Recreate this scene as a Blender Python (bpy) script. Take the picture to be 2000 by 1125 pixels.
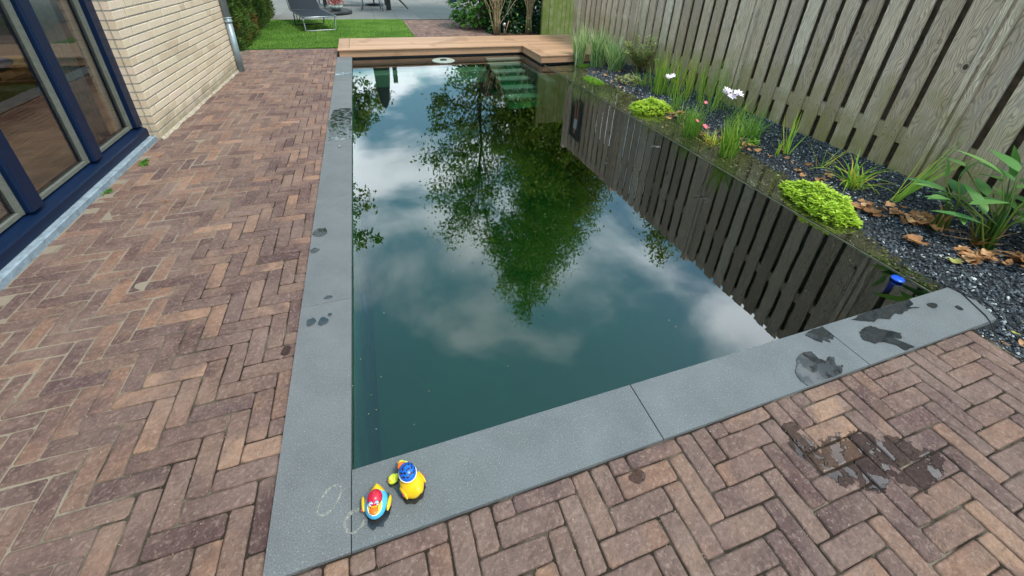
import bpy, bmesh, math, random
from mathutils import Vector, Matrix, noise
random.seed(7)
R = math.radians
S = bpy.context.scene
for o in list(bpy.data.objects): bpy.data.objects.remove(o)
COL = S.collection

# ------------------------------------------------------------------ camera
cd = bpy.data.cameras.new('camera'); cam = bpy.data.objects.new('camera', cd); COL.objects.link(cam)
cd.sensor_fit = 'HORIZONTAL'; cd.sensor_width = 36; cd.lens = 813.5/2000*36
cd.shift_x = -0.0007; cd.shift_y = -0.1001; cd.clip_start = .02; cd.clip_end = 500
rx = Vector((0.9472131, -0.31868694, 0.03501394)); ry = Vector((-0.1232532, -0.46278755, -0.87785895)); rz = Vector((0.2959662, 0.82720392, -0.47763761))
m = Matrix((rx, -ry, -rz)).transposed().to_4x4(); m.translation = Vector((0.2338, -0.8891, 1.55)); cam.matrix_world = m
S.camera = cam

# ------------------------------------------------------------------ world, sun, exposure
SUN_EL, SUN_AZ = R(62), R(145)      # azimuth measured from +y towards +x
w = bpy.data.worlds.new('World'); S.world = w; w.use_nodes = True
nt = w.node_tree; N = nt.nodes; L = nt.links; N.clear()
out = N.new('ShaderNodeOutputWorld'); bg = N.new('ShaderNodeBackground'); L.new(bg.outputs[0], out.inputs[0]); bg.inputs[1].default_value = .12
sky = N.new('ShaderNodeTexSky'); sky.sky_type = 'NISHITA'; sky.sun_disc = False; sky.sun_elevation = SUN_EL; sky.sun_rotation = SUN_AZ; sky.dust_density = 2
tc = N.new('ShaderNodeTexCoord'); sp = N.new('ShaderNodeSeparateXYZ'); L.new(tc.outputs['Generated'], sp.inputs[0])
def wm(op, a, b=None, c=None):
    n = N.new('ShaderNodeMath'); n.operation = op
    for i, v in enumerate((a, b, c)):
        if v is None: continue
        if isinstance(v, (int, float)): n.inputs[i].default_value = v
        else: L.new(v, n.inputs[i])
    return n.outputs[0]
zz = wm('ADD', wm('MAXIMUM', sp.outputs[2], 0), .18)
cb = N.new('ShaderNodeCombineXYZ'); L.new(wm('DIVIDE', sp.outputs[0], zz), cb.inputs[0]); L.new(wm('DIVIDE', sp.outputs[1], zz), cb.inputs[1]); cb.inputs[2].default_value = 3.3
n1 = N.new('ShaderNodeTexNoise'); L.new(cb.outputs[0], n1.inputs[0]); n1.inputs['Scale'].default_value = 2.6; n1.inputs['Detail'].default_value = 9; n1.inputs['Roughness'].default_value = .5; n1.inputs['Distortion'].default_value = .25
n2 = N.new('ShaderNodeTexNoise'); L.new(cb.outputs[0], n2.inputs[0]); n2.inputs['Scale'].default_value = .9; n2.inputs['Detail'].default_value = 3
mr = N.new('ShaderNodeMapRange'); mr.interpolation_type = 'SMOOTHSTEP'; L.new(wm('SUBTRACT', n1.outputs[0], wm('MULTIPLY', wm('MAXIMUM', wm('SUBTRACT', sp.outputs[2], .60), 0), .85)), mr.inputs[0]); mr.inputs[1].default_value = .39; mr.inputs[2].default_value = .65
mr2 = N.new('ShaderNodeMapRange'); L.new(n2.outputs[0], mr2.inputs[0]); mr2.inputs[1].default_value = .3; mr2.inputs[2].default_value = .7; mr2.inputs[3].default_value = 7; mr2.inputs[4].default_value = 25
cl = N.new('ShaderNodeVectorMath'); cl.operation = 'SCALE'; cl.inputs[0].default_value = (.88, .99, 1.05); L.new(mr2.outputs[0], cl.inputs['Scale'])
bs = N.new('ShaderNodeVectorMath'); bs.operation = 'MULTIPLY_ADD'; L.new(sky.outputs[0], bs.inputs[0]); bs.inputs[1].default_value = (1.0, 1.25, 1.15); bs.inputs[2].default_value = (.9, 2.3, 2.6)
mx = N.new('ShaderNodeMix'); mx.data_type = 'RGBA'; L.new(mr.outputs[0], mx.inputs[0]); L.new(bs.outputs[0], mx.inputs[6]); L.new(cl.outputs[0], mx.inputs[7])
L.new(mx.outputs[2], bg.inputs[0])
sd = bpy.data.lights.new('sun', 'SUN'); sd.energy = 2.0; sd.angle = R(10); sd.color = (1, .95, .88)
so = bpy.data.objects.new('sun', sd); COL.objects.link(so); so.location = (0, 0, 20)
sv = Vector((math.sin(SUN_AZ)*math.cos(SUN_EL), math.cos(SUN_AZ)*math.cos(SUN_EL), math.sin(SUN_EL)))
so.rotation_euler = sv.to_track_quat('Z', 'Y').to_euler()
S.view_settings.view_transform = 'Standard'; S.view_settings.look = 'None'; S.view_settings.exposure = 0.6; S.view_settings.gamma = 1
S.render.engine = 'CYCLES'
S.cycles.max_bounces = 8; S.cycles.transparent_max_bounces = 16; S.cycles.caustics_reflective = False; S.cycles.caustics_refractive = False

# ------------------------------------------------------------------ node helpers
class Mat:
    def __init__(s, name, rough=.6, spec=.4):
        s.m = bpy.data.materials.new(name); s.m.use_nodes = True; s.nt = s.m.node_tree; s.N = s.nt.nodes; s.L = s.nt.links
        s.b = s.N['Principled BSDF']; s.b.inputs['Roughness'].default_value = rough; s.b.inputs['Specular IOR Level'].default_value = spec
        s.out = s.N['Material Output']; s._tc = None
    def n(s, t): return s.N.new(t)
    def tc(s, which='Object'):
        if not s._tc: s._tc = s.n('ShaderNodeTexCoord')
        return s._tc.outputs[which]
    def link(s, a, inp):
        if isinstance(a, (int, float)): inp.default_value = a
        elif isinstance(a, tuple): inp.default_value = a if len(a) == 4 or inp.type == 'VECTOR' else (*a, 1)
        else: s.L.new(a, inp)
    def math(s, op, a, b=None, c=None, clamp=False):
        n = s.n('ShaderNodeMath'); n.operation = op; n.use_clamp = clamp
        for i, v in enumerate((a, b, c)):
            if v is not None: s.link(v, n.inputs[i])
        return n.outputs[0]
    def vmath(s, op, a, b=None, sc=None):
        n = s.n('ShaderNodeVectorMath'); n.operation = op; s.link(a, n.inputs[0])
        if b is not None: s.link(b, n.inputs[1])
        if sc is not None: s.link(sc, n.inputs['Scale'])
        return n.outputs[0]
    def noise(s, scale, detail=4, rough=.55, vec=None, dist=0, stretch=None):
        n = s.n('ShaderNodeTexNoise'); v = vec or s.tc()
        if stretch: v = s.vmath('MULTIPLY', v, stretch)
        s.L.new(v, n.inputs['Vector']); n.inputs['Scale'].default_value = scale; n.inputs['Detail'].default_value = detail; n.inputs['Roughness'].default_value = rough; n.inputs['Distortion'].default_value = dist
        return n.outputs[0]
    def vor(s, scale, vec=None, out='Distance', feature='F1'):
        n = s.n('ShaderNodeTexVoronoi'); n.feature = feature; s.L.new(vec or s.tc(), n.inputs['Vector']); n.inputs['Scale'].default_value = scale
        return n.outputs[out]
    def ramp(s, f, stops, interp='LINEAR'):
        n = s.n('ShaderNodeValToRGB'); e = n.color_ramp; e.interpolation = interp
        while len(e.elements) < len(stops): e.elements.new(1)
        for el, (p, c) in zip(e.elements, stops):
            el.position = p; el.color = (*c, 1) if isinstance(c, tuple) else (c, c, c, 1)
        s.link(f, n.inputs[0]); return n.outputs[0]
    def rng(s, f, a, b, c=0., d=1.):
        n = s.n('ShaderNodeMapRange'); s.link(f, n.inputs[0])
        for i, v in enumerate((a, b, c, d)): s.link(v, n.inputs[i+1])
        return n.outputs[0]
    def mix(s, f, a, b, mode='MIX'):
        n = s.n('ShaderNodeMix'); n.data_type = 'RGBA'; n.blend_type = mode; s.link(f, n.inputs[0]); s.link(a, n.inputs[6]); s.link(b, n.inputs[7]); return n.outputs[2]
    def attr(s, name='rnd', out='Fac'):
        n = s.n('ShaderNodeAttribute'); n.attribute_name = name; return n.outputs[out]
    def objrand(s): return s.n('ShaderNodeObjectInfo').outputs['Random']
    def bump(s, h, strength=.3, dist=.01, prev=None):
        n = s.n('ShaderNodeBump'); n.inputs['Strength'].default_value = strength; n.inputs['Distance'].default_value = dist; s.link(h, n.inputs['Height'])
        if prev is not None: s.L.new(prev, n.inputs['Normal'])
        s.L.new(n.outputs[0], s.b.inputs['Normal']); return n.outputs[0]
    def col(s, c): s.link(c, s.b.inputs['Base Color']); return s
    def rough(s, r): s.link(r, s.b.inputs['Roughness']); return s

MATS = {}
def flat(name, c, rough=.5, spec=.4, metal=0, var=.12, scale=30):
    if name in MATS: return MATS[name]
    M = Mat(name, rough, spec); f = M.noise(scale, 3); k = M.rng(f, .3, .7, 1-var, 1+var)
    M.col(M.vmath('SCALE', tuple(c), sc=k)); M.b.inputs['Metallic'].default_value = metal
    M.bump(f, .08, .002); MATS[name] = M.m; return M.m

def leafmat(name, stops, rough=.5, trans=.35, patch=None, spec=.3):
    M = Mat(name, rough, spec); c = M.ramp(M.attr(), stops)
    if patch:
        f = M.noise(patch[0], 2); c = M.mix(M.rng(f, patch[1], patch[1]+.08), c, patch[2])
    M.col(c)
    t = M.n('ShaderNodeBsdfTranslucent'); M.link(M.vmath('MULTIPLY', c, (1.25, 1.35, .7)), t.inputs[0])
    ms = M.n('ShaderNodeMixShader'); ms.inputs[0].default_value = trans
    M.L.new(M.b.outputs[0], ms.inputs[1]); M.L.new(t.outputs[0], ms.inputs[2]); M.L.new(ms.outputs[0], M.out.inputs[0]); return M.m

# ------------------------------------------------------------------ materials
def paver_mat():
    M = Mat('clay_paver', .75, .14); r = M.attr('rnd'); obj = M.tc()
    off = M.vmath('ADD', obj, M.vmath('SCALE', (7.3, 3.1, 5.7), sc=r))
    base = M.ramp(r, [(0, (.085, .056, .056)), (.15, (.12, .080, .076)), (.38, (.15, .104, .096)), (.58, (.165, .122, .106)), (.78, (.20, .132, .106)), (.93, (.25, .158, .113)), (1, (.31, .21, .15))])
    blot = M.rng(M.noise(7, 2, .5, off), .42, .60)
    c = M.mix(M.math('MULTIPLY', blot, .75), base, M.ramp(M.math('FRACT', M.math('MULTIPLY', r, 17.3)), [(0, (.105, .074, .078)), (.5, (.145, .105, .097)), (1, (.22, .15, .115))]))
    c = M.mix(M.rng(M.noise(38, 6, .75, off), .38, .62, 0, .62), c, M.vmath('SCALE', c, sc=.5)); c = M.mix(M.rng(M.noise(75, 4, .7, off), .52, .68, 0, .4), c, (.36, .29, .25))
    c = M.mix(M.rng(M.noise(3.5, 5, .6), .45, .72, 0, .5), c, (.25, .195, .165))          # sand dust
    c = M.mix(M.rng(M.vor(160), .08, .03, 0, .5), c, (.45, .36, .28))                     # grains
    sx = M.n('ShaderNodeSeparateXYZ'); M.L.new(obj, sx.inputs[0]); x, y = sx.outputs[0], sx.outputs[1]
    jig = M.math('MULTIPLY', M.math('SUBTRACT', M.noise(11, 5, .65), .5), 2.2)
    wet = None
    for cx, cy, a, b in ((1.76, -.49, .16, .09), (1.93, -.56, .12, .08), (.942, -.30, .028, .018), (1.62, -.33, .045, .02), (1.60, -.42, .05, .07), (-.26, .62, .02, .03)):
        d = M.math('SQRT', M.math('ADD', M.math('POWER', M.math('DIVIDE', M.math('SUBTRACT', x, cx), a), 2), M.math('POWER', M.math('DIVIDE', M.math('SUBTRACT', y, cy), b), 2)))
        v = M.rng(M.math('ADD', d, jig), 1.0, .96)
        wet = v if wet is None else M.math('MAXIMUM', wet, v)
    c = M.mix(wet, M.vmath('MULTIPLY', c, (1.26, 1.09, 1.05)), M.vmath('MULTIPLY', c, (.42, .34, .33)))
    M.col(c); pud = M.math('MULTIPLY', wet, M.rng(M.noise(15, 3), .55, .57))
    M.rough(M.math('SUBTRACT', .78, M.math('ADD', M.math('MULTIPLY', wet, .22), M.math('MULTIPLY', pud, .5))))
    h = M.math('ADD', M.noise(60, 6, .7, off), M.math('MULTIPLY', M.noise(12, 3, .5, off), 1.5))
    dist = M.math('SUBTRACT', 1, pud)
    M.link(M.math('ADD', .14, M.math('MULTIPLY', pud, .6)), M.b.inputs['Specular IOR Level']); b = M.bump(M.math('MULTIPLY', h, dist), 1.0, .011); return M.m
PAVER = paver_mat()
def joint_mat():
    M = Mat('joint_sand', .95, .1); o = M.tc(); sx = M.n('ShaderNodeSeparateXYZ'); M.L.new(o, sx.inputs[0])
    left = M.rng(M.math('ADD', sx.outputs[0], M.math('MULTIPLY', M.noise(2.5, 3), .9)), -.05, -.55)
    f = M.rng(M.math('ADD', M.noise(5, 4), M.math('MULTIPLY', left, .28)), .52, .75)
    c = M.mix(f, (.035, .027, .02), (.30, .24, .185)); c = M.mix(M.rng(M.noise(4, 3), .66, .72, 0, .4), c, (.08, .09, .035))
    c = M.mix(M.rng(M.noise(300, 2), .35, .65, 0, .5), c, M.vmath('SCALE', c, sc=.55)); M.col(c); M.bump(M.noise(220, 4), .7, .004); return M.m
JOINT = joint_mat()
def coping_mat():
    M = Mat('blue_stone', .62, .4); r = M.objrand(); o = M.tc()
    c = M.mix(r, (.125, .132, .138), (.145, .145, .152)); k = M.rng(M.noise(260, 3, .75), .35, .65, .68, 1.34); c = M.vmath('SCALE', c, sc=k)
    c = M.vmath('SCALE', c, sc=M.rng(M.noise(5, 4), .3, .7, .86, 1.14))
    c = M.mix(M.rng(M.noise(190, 1, .4), .66, .72, 0, .4), c, (.40, .42, .44))
    c = M.mix(M.rng(M.noise(2.2, 5, .65), .5, .75, 0, .35), c, (.10, .105, .11)); M.col(c); M.bump(M.noise(260, 3, .7), .6, .002); M.rough(M.rng(M.noise(90, 3), .3, .7, .5, .75)); return M.m
COPING = coping_mat()
def wet_mat():
    M = Mat('wet_stone', .12, .9); c = M.mix(M.noise(300, 2), (.010, .011, .014), (.03, .034, .038)); M.col(c)
    M.rough(M.rng(M.noise(16, 3), .45, .6, .02, .3)); M.bump(M.noise(30, 2), .04, .002); return M.m
WET = wet_mat()
def liner_mat():
    M = Mat('pool_liner', .6, .3); M.col(M.mix(M.noise(3, 4), (.16, .46, .27), (.22, .60, .36))); return M.m
LINER = liner_mat()
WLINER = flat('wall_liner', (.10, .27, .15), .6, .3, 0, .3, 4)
BLACKLINER = flat('black_liner', (.012, .014, .018), .4)
def fence_mat(name, green):
    M = Mat(name, .85, .2); r = M.attr('rnd'); o = M.vmath('ADD', M.tc(), M.vmath('SCALE', (3.7, 9.1, 13.3), sc=r))
    st = (1, 1, .06)
    dn = M.noise(9, 2, .5, o, 0, (1, 1, .35))
    g = M.n('ShaderNodeTexWave'); g.wave_type = 'RINGS'; g.rings_direction = 'Z'; 
    v = M.vmath('MULTIPLY', M.vmath('ADD', o, M.vmath('SCALE', (1, 1, 1), sc=M.math('MULTIPLY', dn, .07))), (1, 1, .05))
    M.L.new(v, g.inputs[0]); g.inputs['Scale'].default_value = 30; g.inputs['Distortion'].default_value = 2.2; g.inputs['Detail'].default_value = 2; g.inputs['Detail Scale'].default_value = 1.2
    fine = M.noise(130, 4, .7, o, 0, st); mid = M.noise(28, 3, .6, o, 0, st)
    base = M.ramp(r, [(0, (.42, .31, .215)), (.35, (.60, .455, .335)), (.7, (.72, .565, .41)), (1, (.82, .68, .53))])
    c = M.mix(M.rng(g.outputs[0], .5, .95, 0, .55), base, (.10, .078, .062))
    c = M.mix(M.rng(fine, .45, .66, 0, .65), c, (.14, .115, .10)); c = M.mix(M.rng(mid, .45, .7, 0, .45), c, (.40, .37, .34))
    kn = M.vor(3.4, M.vmath('MULTIPLY', o, (1, 1, .75))); c = M.mix(M.rng(kn, .075, .045), c, (.07, .05, .038)); c = M.mix(M.rng(M.math('ABSOLUTE', M.math('SUBTRACT', kn, .10)), .012, .0, 0, .6), c, (.09, .07, .055))
    sz = M.n('ShaderNodeSeparateXYZ'); M.L.new(M.tc(), sz.inputs[0])
    al = M.math('ADD', M.rng(sz.outputs[2], 1.0, .0, 0, .7), M.math('MULTIPLY', M.math('SUBTRACT', M.noise(3.5, 4, .6, o), .5), 1.3))
    al = M.rng(al, .08, .75, 0, .85) if not green else M.rng(M.noise(6, 4), .25, .6, .7, 1)
    c = M.mix(al, c, (.25, .21, .075) if not green else (.12, .155, .035)); M.col(c)
    M.bump(M.math('ADD', M.math('MULTIPLY', g.outputs[0], .4), fine), .5, .004); return M.m
FENCE = fence_mat('weathered_wood', False); GFENCE = fence_mat('algae_wood', True)
def deck_mat():
    M = Mat('composite_board', .55, .35); r = M.attr('rnd'); o = M.vmath('ADD', M.tc(), M.vmath('SCALE', (3.7, 9.1, 1.3), sc=r))
    c = M.mix(M.noise(30, 5, .65, o, .6, (.08, 1, 1)), (.36, .19, .11), (.56, .33, .205)); c = M.vmath('SCALE', c, sc=M.rng(r, 0, 1, .86, 1.12))
    wt = M.rng(M.noise(1.7, 2, .5), .60, .64, 0, .35); c = M.mix(wt, c, (.17, .085, .04))
    M.col(c); M.bump(M.noise(60, 3, .5, o, 0, (.05, 1, 1)), .2, .003); return M.m
DECK = deck_mat(); SHADEWOOD = flat('gap_shade_wood', (.10, .075, .055), .9, .1, 0, .4, 14)  # fence back boards: shade of the gaps put into a darker wood colour
def wallbrick_mat():
    M = Mat('yellow_brick', .9, .15); r = M.attr('rnd'); o = M.vmath('ADD', M.tc(), M.vmath('SCALE', (3.7, 9.1, 5.3), sc=r))
    c = M.ramp(r, [(0, (.58, .42, .29)), (.3, (.70, .53, .38)), (.7, (.75, .59, .43)), (1, (.76, .57, .45))])
    c = M.mix(M.rng(M.noise(14, 5, .65, o), .35, .75, 0, .55), c, (.66, .57, .44)); c = M.mix(M.rng(M.noise(120, 3), .5, .8, 0, .5), c, (.28, .2, .12))
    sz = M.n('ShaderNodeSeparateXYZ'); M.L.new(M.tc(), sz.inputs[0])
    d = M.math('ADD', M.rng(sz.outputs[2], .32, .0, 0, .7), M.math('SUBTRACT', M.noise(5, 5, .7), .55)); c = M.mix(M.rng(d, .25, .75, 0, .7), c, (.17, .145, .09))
    M.col(c); M.bump(M.noise(90, 6, .7), .5, .004); return M.m
WBRICK = wallbrick_mat()
MORTAR = flat('mortar', (.30, .28, .25), .95, .1, 0, .25, 40)
BLUE = flat('navy_paint', (.003, .012, .040), .38, .25, 0, .15, 60)
ALU = flat('glazing_bead', (.15, .155, .135), .4, .5)
STONE = flat('sill_stone', (.24, .29, .34), .7, .3, 0, .3, 25)
ZINC = flat('zinc', (.27, .33, .37), .42, .5, .35, .15, 12)
STEEL = flat('steel_tube', (.32, .33, .35), .3, .5, .8); GREYM = flat('grey_tube', (.22, .24, .27), .4, .5, .3)
BLACK = flat('black_plastic', (.014, .014, .016), .45); MESHF = flat('black_textile', (.022, .026, .034), .8, .2, 0, .3, 120)
def tub(name, c): return flat(name, c, .3, .5, 0, .05, 8)
def glass_mat():
    M = Mat('window_glass'); g = M.n('ShaderNodeBsdfGlossy'); g.inputs['Roughness'].default_value = .0; t = M.n('ShaderNodeBsdfTransparent'); t.inputs[0].default_value = (.9, .93, .91, 1)
    f = M.n('ShaderNodeFresnel'); f.inputs[0].default_value = 2.2; ms = M.n('ShaderNodeMixShader'); M.L.new(f.outputs[0], ms.inputs[0]); M.L.new(t.outputs[0], ms.inputs[1]); M.L.new(g.outputs[0], ms.inputs[2]); M.L.new(ms.outputs[0], M.out.inputs[0]); return M.m
GLASS = glass_mat()
def water_mats():
    M = Mat('pond_water'); g = M.n('ShaderNodeBsdfGlossy'); g.inputs['Roughness'].default_value = .0; t = M.n('ShaderNodeBsdfTransparent')
    lw = M.n('ShaderNodeLayerWeight'); lw.inputs[0].default_value = .5
    bn = M.n('ShaderNodeBump'); bn.inputs['Strength'].default_value = .028; bn.inputs['Distance'].default_value = .02
    M.L.new(M.math('ADD', M.noise(3.2, 2, .5), M.math('MULTIPLY', M.noise(17, 2, .5), .12)), bn.inputs['Height'])
    M.L.new(bn.outputs[0], g.inputs['Normal'])
    f = M.ramp(lw.outputs['Facing'], [(0, .068), (.25, .125), (.5, .23), (.7, .31), (.85, .42), (1, .95)])
    ms = M.n('ShaderNodeMixShader'); M.L.new(f, ms.inputs[0]); M.L.new(t.outputs[0], ms.inputs[1]); M.L.new(g.outputs[0], ms.inputs[2]); M.L.new(ms.outputs[0], M.out.inputs[0])
    M2 = Mat('pond_water_side'); t2 = M2.n('ShaderNodeBsdfTransparent'); M2.L.new(t2.outputs[0], M2.out.inputs[0])
    for K in (M, M2):
        a = K.n('ShaderNodeVolumeAbsorption'); a.inputs['Color'].default_value = (.10, .66, .36, 1); a.inputs['Density'].default_value = .95
        K.L.new(a.outputs[0], K.out.inputs['Volume'])
    return M.m, M2.m
WATER, WSIDE = water_mats()
def gravel_mat():
    M = Mat('slate_chip', .5, .45); r = M.attr()
    c = M.ramp(r, [(0, (.016, .018, .024)), (.5, (.045, .05, .062)), (.8, (.09, .10, .12)), (.93, (.17, .18, .2)), (.97, (.5, .5, .5)), (1, (.65, .65, .62))])
    M.col(M.mix(M.rng(M.noise(60, 3), .3, .7, 0, .4), c, M.vmath('SCALE', c, sc=.5))); return M.m
GRAVEL = gravel_mat()
def silt_mat():
    M = Mat('silted_chip', .7, .2); r = M.attr(); c = M.ramp(r, [(0, (.03, .025, .012)), (.6, (.07, .062, .025)), (.92, (.13, .125, .05)), (1, (.45, .42, .25))])
    M.col(M.mix(M.rng(M.noise(4, 3), .45, .65, 0, .6), c, (.10, .10, .025))); return M.m
SILT = silt_mat()
def ground_mat(name, a, b, s, bs=.6):
    M = Mat(name, .95, .1); M.col(M.mix(M.rng(M.noise(s, 6, .65), .3, .7), a, b)); M.bump(M.noise(s*6, 5, .7), bs, .02); return M.m
SOIL = ground_mat('soil', (.035, .025, .018), (.085, .06, .042), 9)
def patio_mat():
    M = Mat('patio_slab', .85, .2); b = M.n('ShaderNodeTexBrick'); M.L.new(M.tc(), b.inputs[0]); b.inputs['Scale'].default_value = 1; b.inputs['Brick Width'].default_value = .6; b.inputs['Row Height'].default_value = .6; b.inputs['Mortar Size'].default_value = .006; b.offset = 0
    b.inputs['Color1'].default_value = (.17, .163, .155, 1); b.inputs['Color2'].default_value = (.21, .20, .19, 1); b.inputs['Mortar'].default_value = (.08, .07, .06, 1)
    M.col(M.mix(M.rng(M.noise(3, 6, .7), .35, .7, 0, .5), b.outputs[0], (.16, .15, .13))); M.bump(M.noise(80, 3), .3, .003); return M.m
PATIO = patio_mat()
LG = lambda a, b, c: [(0, a), (.5, b), (1, c)]
M_TURF = leafmat('turf_blade', LG((.10, .20, .022), (.19, .34, .045), (.33, .46, .11)))
M_HEDGE = leafmat('conifer_spray', LG((.03, .06, .014), (.075, .13, .025), (.16, .22, .05)), patch=(1.6, .60, (.20, .085, .03)))
M_TREE = leafmat('tree_leaf', LG((.10, .17, .02), (.18, .27, .03), (.34, .38, .07)))
M_TREE2 = leafmat('loose_tree_leaf', LG((.08, .14, .022), (.14, .22, .032), (.26, .32, .06)))
M_HYD = leafmat('hydrangea_leaf', LG((.04, .12, .02), (.075, .20, .03), (.16, .30, .05)))
M_IVY = leafmat('ivy_leaf', LG((.008, .028, .012), (.018, .055, .02), (.035, .09, .03)), .35)
M_LIME = leafmat('lime_leaf', LG((.20, .34, .02), (.42, .56, .045), (.66, .76, .16)), .45)
M_MOSS = leafmat('feathery_leaf', LG((.08, .20, .02), (.16, .34, .03), (.26, .42, .05)))
M_REED = leafmat('reed_blade', [(0, (.08, .20, .035)), (.45, (.20, .36, .05)), (.75, (.38, .50, .09)), (.9, (.60, .52, .10)), (1, (.62, .32, .08))])
M_REEDY = leafmat('yellowing_blade', [(0, (.14, .30, .04)), (.35, (.32, .48, .05)), (.6, (.58, .60, .08)), (.8, (.75, .52, .08)), (1, (.50, .18, .05))])
M_SEDGE = leafmat('variegated_blade', [(0, (.10, .22, .07)), (.4, (.20, .34, .12)), (.65, (.42, .52, .27)), (1, (.78, .78, .52))])
M_VARI = leafmat('variegated_leaf', [(0, (.14, .19, .06)), (.4, (.30, .34, .12)), (.7, (.55, .55, .24)), (1, (.75, .70, .40))])
M_THAL = leafmat('broad_leaf', LG((.06, .17, .06), (.12, .27, .08), (.24, .38, .10)), .4, .25)
M_STALK = leafmat('stalk', LG((.05, .12, .02), (.12, .20, .03), (.25, .28, .06)))
M_DEAD = leafmat('dead_leaf', LG((.16, .075, .035), (.33, .16, .07), (.46, .26, .13)), .7, .2)
M_TWIG = flat('twig_bark', (.32, .24, .14), .8, .2, 0, .3, 20); M_BARK = flat('bark', (.07, .055, .04), .9, .1, 0, .4, 10)
M_WHITEF = flat('pale_petal', (.80, .68, .76), .5); M_PINKF = flat('pink_petal', (.72, .16, .20), .5)
M_RED = leafmat('red_leaf', LG((.22, .03, .03), (.40, .07, .07), (.55, .22, .2)))

# ------------------------------------------------------------------ mesh helpers
class MB:
    def __init__(s): s.v = []; s.f = []; s.r = []; s.mi = []; s.sm = []
    def face(s, idx, r=0., m=0, sm=False): s.f.append(tuple(idx)); s.r.append(r); s.mi.append(m); s.sm.append(sm)
    def add(s, vs, fs, r=0., m=0, sm=False):
        b = len(s.v); s.v.extend(vs)
        for f in fs: s.face([b+i for i in f], r, m, sm)
    def box(s, x0, x1, y0, y1, z0, z1, r=None, m=0, M=None, bev=0):
        r = random.random() if r is None else r
        if bev:
            b = bev; xs = (x0, x1); ring = []
            lay = [(z0, b), (z0+b, 0), (z1-b, 0), (z1, b)]
            vs = []
            for z, i in lay:
                vs += [(x0+i+(b-i if 0 else 0), y0+i, z), (x1-i, y0+i, z), (x1-i, y1-i, z), (x0+i, y1-i, z)]
            fs = [(3, 2, 1, 0), (12, 13, 14, 15)]
            for k in range(3):
                for j in range(4): a = k*4+j; c = k*4+(j+1) % 4; fs.append((a, c, c+4, a+4))
        else:
            vs = [(x0, y0, z0), (x1, y0, z0), (x1, y1, z0), (x0, y1, z0), (x0, y0, z1), (x1, y0, z1), (x1, y1, z1), (x0, y1, z1)]
            fs = [(3, 2, 1, 0), (4, 5, 6, 7), (0, 1, 5, 4), (1, 2, 6, 5), (2, 3, 7, 6), (3, 0, 4, 7)]
        if M: vs = [tuple(M @ Vector(v)) for v in vs]
        s.add(vs, fs, r, m); return s
    def prism(s, poly, z0, z1, r=0., m=0, M=None):
        n = len(poly); vs = [(x, y, z0) for x, y in poly]+[(x, y, z1) for x, y in poly]
        if M: vs = [tuple(M @ Vector(v)) for v in vs]
        s.add(vs, [tuple(range(n-1, -1, -1)), tuple(range(n, 2*n))]+[(i, (i+1) % n, n+(i+1) % n, n+i) for i in range(n)], r, m); return s
    def tube(s, pts, rad, seg=8, r=0., m=0, caps=True):
        pts = [Vector(p) for p in pts]; n = len(pts); rad = rad if isinstance(rad, (list, tuple)) else [rad]*n
        b = len(s.v); up = None
        for i, p in enumerate(pts):
            d = (pts[min(i+1, n-1)]-pts[max(i-1, 0)]).normalized()
            if up is None: up = d.orthogonal().normalized()
            up = (up-d*up.dot(d)); up = up.normalized() if up.length > 1e-6 else d.orthogonal().normalized()
            q = d.cross(up)
            for k in range(seg): a = 2*math.pi*k/seg; s.v.append(tuple(p+(up*math.cos(a)+q*math.sin(a))*rad[i]))
        for i in range(n-1):
            for k in range(seg): a = b+i*seg+k; c = b+i*seg+(k+1) % seg; s.face((a, c, c+seg, a+seg), r, m, True)
        if caps: s.face([b+k for k in range(seg-1, -1, -1)], r, m); s.face([b+(n-1)*seg+k for k in range(seg)], r, m)
        return s
    def lathe(s, prof, c=(0, 0, 0), seg=24, r=0., m=0, M=None):
        b = len(s.v)
        for rr, z in prof:
            for k in range(seg):
                a = 2*math.pi*k/seg; v = Vector((rr*math.cos(a), rr*math.sin(a), z)); v = (M @ v) if M else v; s.v.append(tuple(v+Vector(c)))
        for i in range(len(prof)-1):
            for k in range(seg): a = b+i*seg+k; d = b+i*seg+(k+1) % seg; s.face((a, d, d+seg, a+seg), r, m, True)
        return s
    def ell(s, c, rad, seg=20, rings=12, m=0, M=None, fn=None, r=0.):
        vs = []
        for i in range(rings+1):
            t = math.pi*i/rings
            for k in range(seg):
                a = 2*math.pi*k/seg; v = Vector((math.sin(t)*math.cos(a), math.sin(t)*math.sin(a), math.cos(t)))
                if fn: v = fn(v)
                v = Vector((v.x*rad[0], v.y*rad[1], v.z*rad[2]))
                if M: v = M @ v
                vs.append(tuple(v+Vector(c)))
        s.add(vs, [(i*seg+k, (i+1)*seg+k, (i+1)*seg+(k+1) % seg, i*seg+(k+1) % seg) for i in range(rings) for k in range(seg)], r, m, True); return s
    def blade(s, p, az, lean, length, width, bend=.6, r=None, seg=6, m=0, droop=0):
        r = random.random() if r is None else r
        p = Vector(p); h = Vector((math.cos(az), math.sin(az), 0)); side = Vector((-h.y, h.x, 0)); tw = random.uniform(-.8, .8); side = (side*math.cos(tw)+h*math.sin(tw))
        ang = lean; b = len(s.v); q = p.copy()
        for i in range(seg+1):
            t = i/seg; wd = width*(1-t**2.2)*(.55+.45*min(1, t*4))+.0004
            s.v += [tuple(q-side*wd*.5), tuple(q+side*wd*.5)]
            d = h*math.sin(ang)+Vector((0, 0, 1))*math.cos(ang); q = q+d*(length/seg); ang += bend/seg*(1+droop*t*3)
        for i in range(seg):
            a = b+2*i; s.face((a, a+1, a+3, a+2), min(1, r+.12*(i/seg)**3), m, True)
        return s
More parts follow.
